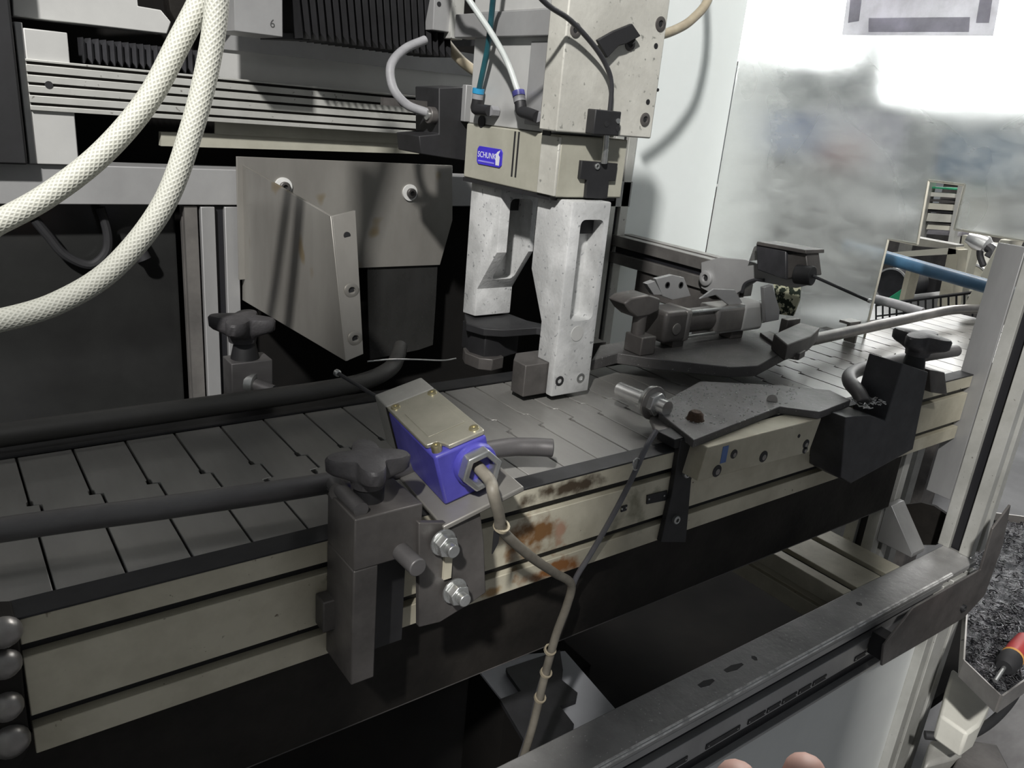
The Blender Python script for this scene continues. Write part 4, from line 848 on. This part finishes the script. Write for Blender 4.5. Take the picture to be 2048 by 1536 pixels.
# ================================================================== OUTSIDE THE CELL
tb = thing('chip_tray', 'steel tray full of dark shiny metal swarf beside the post', 'tray', (1150, -150, -340))
q = PL([(1948, 1020), (2100, 1040), (2130, 1300), (2003, 1390), (1930, 1320)], 'z', -320)
MB().prism('z', q, -345, -338).build('tray_floor', 'dark_steel', tb)
for a, b in zip(q, q[1:]+q[:1]):
    dx, dy = b[0]-a[0], b[1]-a[1]; L = math.hypot(dx, dy); nx, ny = -dy/L*2, dx/L*2
    MB().prism('z', [a, b, (b[0]+nx, b[1]+ny), (a[0]+nx, a[1]+ny)], -345, -320).build('tray_rim', 'rail_bright', tb)
sw3 = MB(); cxq = sum(a for a, b in q)/5; cyq = sum(b for a, b in q)/5
sw3.prism('z', [(cxq+(a-cxq)*.97, cyq+(b-cyq)*.97) for a, b in q], -338, -330)
for k in range(900):
    i = random.randrange(5); a, b = q[i], q[(i+1) % 5]; u, v = random.random(), math.sqrt(random.random())*.95
    c0 = Vector((cxq+v*(a[0]*u+b[0]*(1-u)-cxq), cyq+v*(a[1]*u+b[1]*(1-u)-cyq), -329+random.uniform(0, 5))); s_ = random.uniform(3, 9); t = random.uniform(0, 6.3)
    sw3.tube([c0, c0+Vector((s_*math.cos(t), s_*math.sin(t), random.uniform(0, 4))), c0+Vector((s_*1.6*math.cos(t+.7), s_*1.6*math.sin(t+.7), random.uniform(-3, 2)))], random.uniform(.4, 1.1), 4, 2)
o = sw3.build('metal_swarf', 'swarf'); o['kind'] = 'stuff'; tag(o, 'tangled dark shiny metal swarf filling the steel tray', 'swarf')
sd = thing('hand_tool', 'hand tool with red and black handle lying on the swarf tray', 'tool', P(2030, 1320, 'z', -300))
a = P(2008, 1335, 'z', -300); b = P(2062, 1270, 'z', -290); d = (b-a).normalized()
MB().lathe(a, d, [(0, 9), (4, 12), (22, 13), (26, 12)], 20).build('black_grip', 'rubber', sd)
MB().lathe(a+d*26, d, [(0, 12), (2, 13), (4, 12)], 20).build('yellow_ring', 'orange', sd); MB().lathe(a+d*30, d, [(0, 12), (14, 13), (40, 12)], 20).build('red_grip', 'red', sd)
MB().tube([a, P(1990, 1362, 'z', -305)], 2.5, 10, 1).build('blade', 'zinc', sd)
q = PL([(1905, 1335), (1985, 1400), (1960, 1450), (1935, 1468), (1880, 1430)], 'z', -430)
tag(MB().prism('z', q, -470, -430).build('white_block', 'white_paint', bevel=4), 'white plastic block under the swarf tray', 'block')
tag(MB().tube([P(1850, 1470, 'z', -470), P(1920, 1475, 'z', -465), P(1975, 1450, 'z', -460), P(2020, 1405, 'z', -450), P(2050, 1350, 'z', -430)], 6, 12).build('floor_cable', 'rubber'), 'black cable curving below the white block', 'cable')
md = thing('machine_plinth', 'grey machine base with ribs below the swarf tray', 'machine base', (1000, -260, -Z0))
MB().prism('z', PL([(1940, 1470), (2100, 1330), (2160, 1560), (1890, 1580)], 'z', -520), -Z0, -520).build('base_block', 'rail', md, bevel=4)
MB().prism('z', PL([(1930, 1490), (1990, 1500), (2020, 1560), (1890, 1570)], 'z', -515), -519, -505).build('base_plate', 'dark_steel', md, bevel=2)
MB().prism('z', PL([(1860, 1478), (1930, 1470), (1925, 1510), (1850, 1530)], 'z', -500), -Z0, -500).build('foot_block', 'grey_head', md, bevel=6)
# things seen through the opening
bp2 = MB().tube([P(1690, 492, 'x', 1300), P(1768, 514, 'x', 1300), P(1978, 574, 'x', 1300), P(2060, 598, 'x', 1300)], 11, 16, 1).build('blue_pipe', 'blue_pipe'); tag(bp2, 'blue painted pipe crossing behind the panel opening', 'pipe')
tag(MB().tube([P(1750, 598, 'x', 1320), P(1790, 608, 'x', 1320), P(1845, 625, 'x', 1320)], 8, 14, 1).build('grey_pipe', 'conduit'), 'short grey rod just above the bright guide rail', 'pipe')
wb = thing('wire_basket', 'black wire basket standing beyond the panel opening', 'basket', (1700, 420, -40))
def wire(a, b, r=2): return MB().tube([a, b], r, 6, 1)
tl, tr_ = P(1752, 610, 'x', 1700), P(1945, 585, 'x', 1700); bl_, br_ = P(1752, 655, 'x', 1700), P(1945, 635, 'x', 1700)
wire(tl, tr_, 3.5).build('rim_wire', 'rubber', wb); wire(bl_, br_, 3).build('base_wire', 'rubber', wb); wire(tl.lerp(bl_, .5), tr_.lerp(br_, .5), 2).build('mid_wire', 'rubber', wb)
for k in range(14):
    t = k/13; wire(tl.lerp(tr_, t), bl_.lerp(br_, t), 2).build('upright_wire', 'rubber', wb)
zt_ = min(bl_.z, br_.z)-3
tbl = thing('side_table', 'low steel side table carrying the wire basket beyond the opening', 'table', (1880, 420, -Z0))
MB().box(1660, 2110, 250, 620, zt_-20, zt_).build('table_top', 'grey_plate', tbl, bevel=2)
for a_ in (1670, 2070):
    for b_ in (260, 580): MB().box(a_, a_+30, b_, b_+30, -Z0, zt_-20).build('leg', 'grey_head', tbl)
rk = thing('storage_rack', 'pale aluminium storage rack with shelves seen through the opening', 'rack', (2400, 600, -Z0))
def rp(pts, X, th, nm, m): return MB().prism('x', PL(pts, 'x', X), X, X+th).build(nm, m, rk)
rp([(1848, 350), (1862, 350), (1838, 480), (1826, 480)], 2400, 40, 'upright', 'alu'); rp([(1918, 360), (1928, 362), (1905, 490), (1895, 488)], 2400, 40, 'upright', 'alu')
for (y0, y1, m_) in ((377, 380, 'green'), (388, 396, 'white_paint'), (402, 406, 'dark_steel'), (410, 424, 'cream'), (422, 428, 'rubber'), (430, 446, 'white_paint'), (449, 452, 'dark_steel'), (453, 462, 'cream'), (464, 472, 'paper')):
    rp([(1856, y0-4), (1918, y0), (1916, y1), (1852, y1-4)], 2420, 250, 'shelf', m_)
rp([(1804, 468), (1815, 468), (1806, 505), (1795, 505)], 2000, 40, 'upright', 'grey_head')
rp([(1780, 505), (1912, 494), (1912, 508), (1780, 515)], 1900, 40, 'beam', 'cream'); rp([(1815, 472), (1912, 490), (1912, 500), (1815, 490)], 1950, 40, 'beam', 'grey_head')
rp([(1897, 496), (1918, 500), (1902, 612), (1874, 612)], 1900, 45, 'upright', 'beam'); rp([(1925, 470), (1950, 474), (1915, 610), (1902, 608)], 2100, 45, 'upright', 'olive')
rp([(1812, 540), (1822, 542), (1808, 600), (1798, 600)], 1900, 45, 'upright', 'beam')
for nm, px, py, r_, m_, lab_ in (('roll', 1782, 570, 34, 'cable_black', 'dark roll with silver rim left of the rack upright'), ('roll', 1942, 560, 30, 'olive', 'olive roll with silver rim right of the rack upright')):
    c0 = P(px, py, 'x', 2200); o = thing('cable_drum', lab_, 'drum', (c0.x, c0.y, c0.z-r_*1.5)); MB().cyl(c0, c0+Vector((120, 0, 0)), r_*1.4, 28).build('drum_body', m_, o)
    MB().pipe(c0+Vector((-4, 0, 0)), c0+Vector((2, 0, 0)), r_*1.45, r_*1.3, 28).build('rim', 'chrome', o)
    MB().box(c0.x+20, c0.x+100, c0.y-25, c0.y+25, -Z0, c0.z-r_*1.35).build('stand', 'dark_steel', o)
tag(MB().prism('x', PL([(1770, 600), (1815, 570), (1808, 605), (1780, 612)], 'x', 2050), 2050, 2080).build('green_board', 'green', bevel=2), 'bright green board leaning beyond the opening', 'board')
tag(MB().prism('x', PL([(1818, 590), (1860, 585), (1885, 595)], 'x', 2000)+[(P(1888, 610, 'x', 2000).y, zt_+.5), (P(1808, 610, 'x', 2000).y, zt_+.5)], 2000, 2100).build('grey_crate', 'grey_plate', bevel=8), 'grey crate behind the black wire basket', 'crate')
q = PL([(1815, 545), (1890, 548)], 'x', 2335)
tag(MB().box(2335, 2395, min(q[0][0], q[1][0]), max(q[0][0], q[1][0]), -Z0, q[0][1]).build('dark_cabinet', 'rubber', bevel=3), 'dark low cabinet between the rack uprights', 'cabinet')
tag(MB().prism('x', PL([(2000, 478), (2020, 480), (1955, 620), (1925, 615)], 'x', 1500), 1500, 1560).build('cream_post', 'cream', bevel=2), 'cream painted leaning post right beside the end post cover', 'post')
vl = thing('valve_handle', 'silver valve with black lever beyond the opening', 'valve', P(1968, 490, 'x', 1900))
c0 = P(1962, 486, 'x', 1900); MB().lathe(c0, (.2, -1, -.3), [(-30, 14), (-10, 20), (10, 20), (20, 12), (40, 12)], 16).build('valve_body', 'chrome', vl)
MB().tube([c0, P(1960, 510, 'x', 1890), P(1967, 532, 'x', 1885)], 7, 10).build('lever', 'rubber', vl); MB().tube([c0, P(1985, 502, 'x', 1895), P(1978, 515, 'x', 1890)], 11, 10).build('hose_stub', 'rubber', vl)
tag(MB().prism('x', PL([(1940, 480), (2020, 490), (1990, 560), (1930, 550)], 'x', 2500), 2500, 2530).build('white_board', 'white_paint'), 'white board behind the silver valve', 'board')
# machines behind the clouded panel
for i, (px, py, X, w_, h_, m_, lab_) in enumerate(((1510, 262, 3000, 260, 170, 'machine_blue', 'blue machine cabinet blurred behind the clouded panel'), (1610, 300, 3450, 210, 120, 'red', 'red crate blurred behind the clouded panel'), (1660, 280, 3900, 420, 320, 'paper_dark', 'grey-violet machine housing blurred behind the clouded panel'), (1960, 315, 2900, 290, 160, 'blue_pipe', 'light blue machine blurred behind the clouded panel'), (1560, 470, 2500, 900, 260, 'dark_steel', 'long dark workbench blurred behind the clouded panel'))):
    c0 = P(px, py, 'x', X)
    t_ = thing('machine', lab_, 'machine', (X, c0.y, -Z0))
    MB().box(X, X+350, c0.y-w_/2, c0.y+w_/2, c0.z-h_/2, c0.z+h_/2).build('housing', m_, t_, bevel=8)
    MB().box(X+60, X+300, c0.y-w_/2+20, c0.y+w_/2-20, -Z0, c0.z-h_/2).build('stand', 'dark_steel', t_)

# ================================================================== PHOTOGRAPHER'S HAND (fingertips at the lower edge)
def hand():
    D = 250
    def at(px, py, dep): d_ = ray(px, py); return CAM+d_*dep
    V = []; E_ = []; R_ = []
    def vtx(p, r): V.append(p/1000); R_.append(r/1000); return len(V)-1
    dn = -_up; 
    tips = [(1475, 1474), (1612, 1460), (1748, 1530), (1850, 1620)]
    base_c = at(1660, 1536, D) + dn*105 - _fw*25
    wr = vtx(base_c+dn*70-_fw*40, 25); pm = vtx(base_c+dn*25-_fw*12, 28); E_.append((wr, pm))
    fo = vtx(base_c+dn*190-_fw*110+_rt*20, 34); E_.append((fo, wr))
    for i, (px, py) in enumerate(tips):
        tip = at(px, py, D)+dn*7
        kn = base_c + _rt*(-34+22*i) + dn*(4+3*abs(i-1.3)) 
        a = vtx(kn, 11.5); b = vtx(kn.lerp(tip, .48)+_fw*9, 9.2); c = vtx(kn.lerp(tip, .78)+_fw*7, 8.4); d_ = vtx(tip-dn*0, 7.2)
        E_ += [(pm, a), (a, b), (b, c), (c, d_)]
    th0 = vtx(base_c+_rt*-42+dn*30, 13); th1 = vtx(base_c+_rt*-66+dn*4, 11); th2 = vtx(base_c+_rt*-74-dn*24, 9)
    E_ += [(pm, th0), (th0, th1), (th1, th2)]
    og = base_c/1000
    me = bpy.data.meshes.new('hand'); me.from_pydata([v-og for v in V], E_, []); me.materials.append(MATS['skin'])
    o = bpy.data.objects.new('hand', me); COL.objects.link(o); o.location = og+Vector((0, 0, Z0/1000))
    sk = o.modifiers.new('skin', 'SKIN'); sk.use_smooth_shade = True
    for v, r in zip(me.skin_vertices[0].data, R_): v.radius = (r, r)
    me.skin_vertices[0].data[pm].use_root = True
    o.modifiers.new('sub', 'SUBSURF').levels = 2; o.modifiers['sub'].render_levels = 2
    tag(o, "photographer's bare hand with fingertips raised in front of the grey infill panel", 'hand')
hand()
# ================================================================== ADDED SCREENS, OUT OF VIEW, TO SHADE THE CONVEYOR
for x0, x1, zt_c, lab_ in ((-1700, -475, 1150, 'wide added grey screen, out of view, shading the left of the conveyor'), (-375, -40, 1130, 'narrow added grey screen, out of view, shading the right of the conveyor')):
    t_ = thing('shade_screen', lab_, 'screen', ((x0+x1)/2, -715, -Z0))
    MB().box(x0+20, x1-20, -722, -712, -Z0+120, zt_c-20).build('board', 'panel_grey', t_)
    MB().box(x0, x0+25, -730, -705, -Z0, zt_c).build('post', 'alu_side', t_, bevel=2); MB().box(x1-25, x1, -730, -705, -Z0, zt_c).build('post', 'alu_side', t_, bevel=2)
    MB().box(x0+25, x1-25, -730, -705, zt_c-25, zt_c).build('top_bar', 'alu_side', t_, bevel=2)
    for xx in (x0, x1-25): MB().box(xx, xx+25, -900, -530, -Z0, -Z0+20).build('foot', 'alu_side', t_, bevel=2)
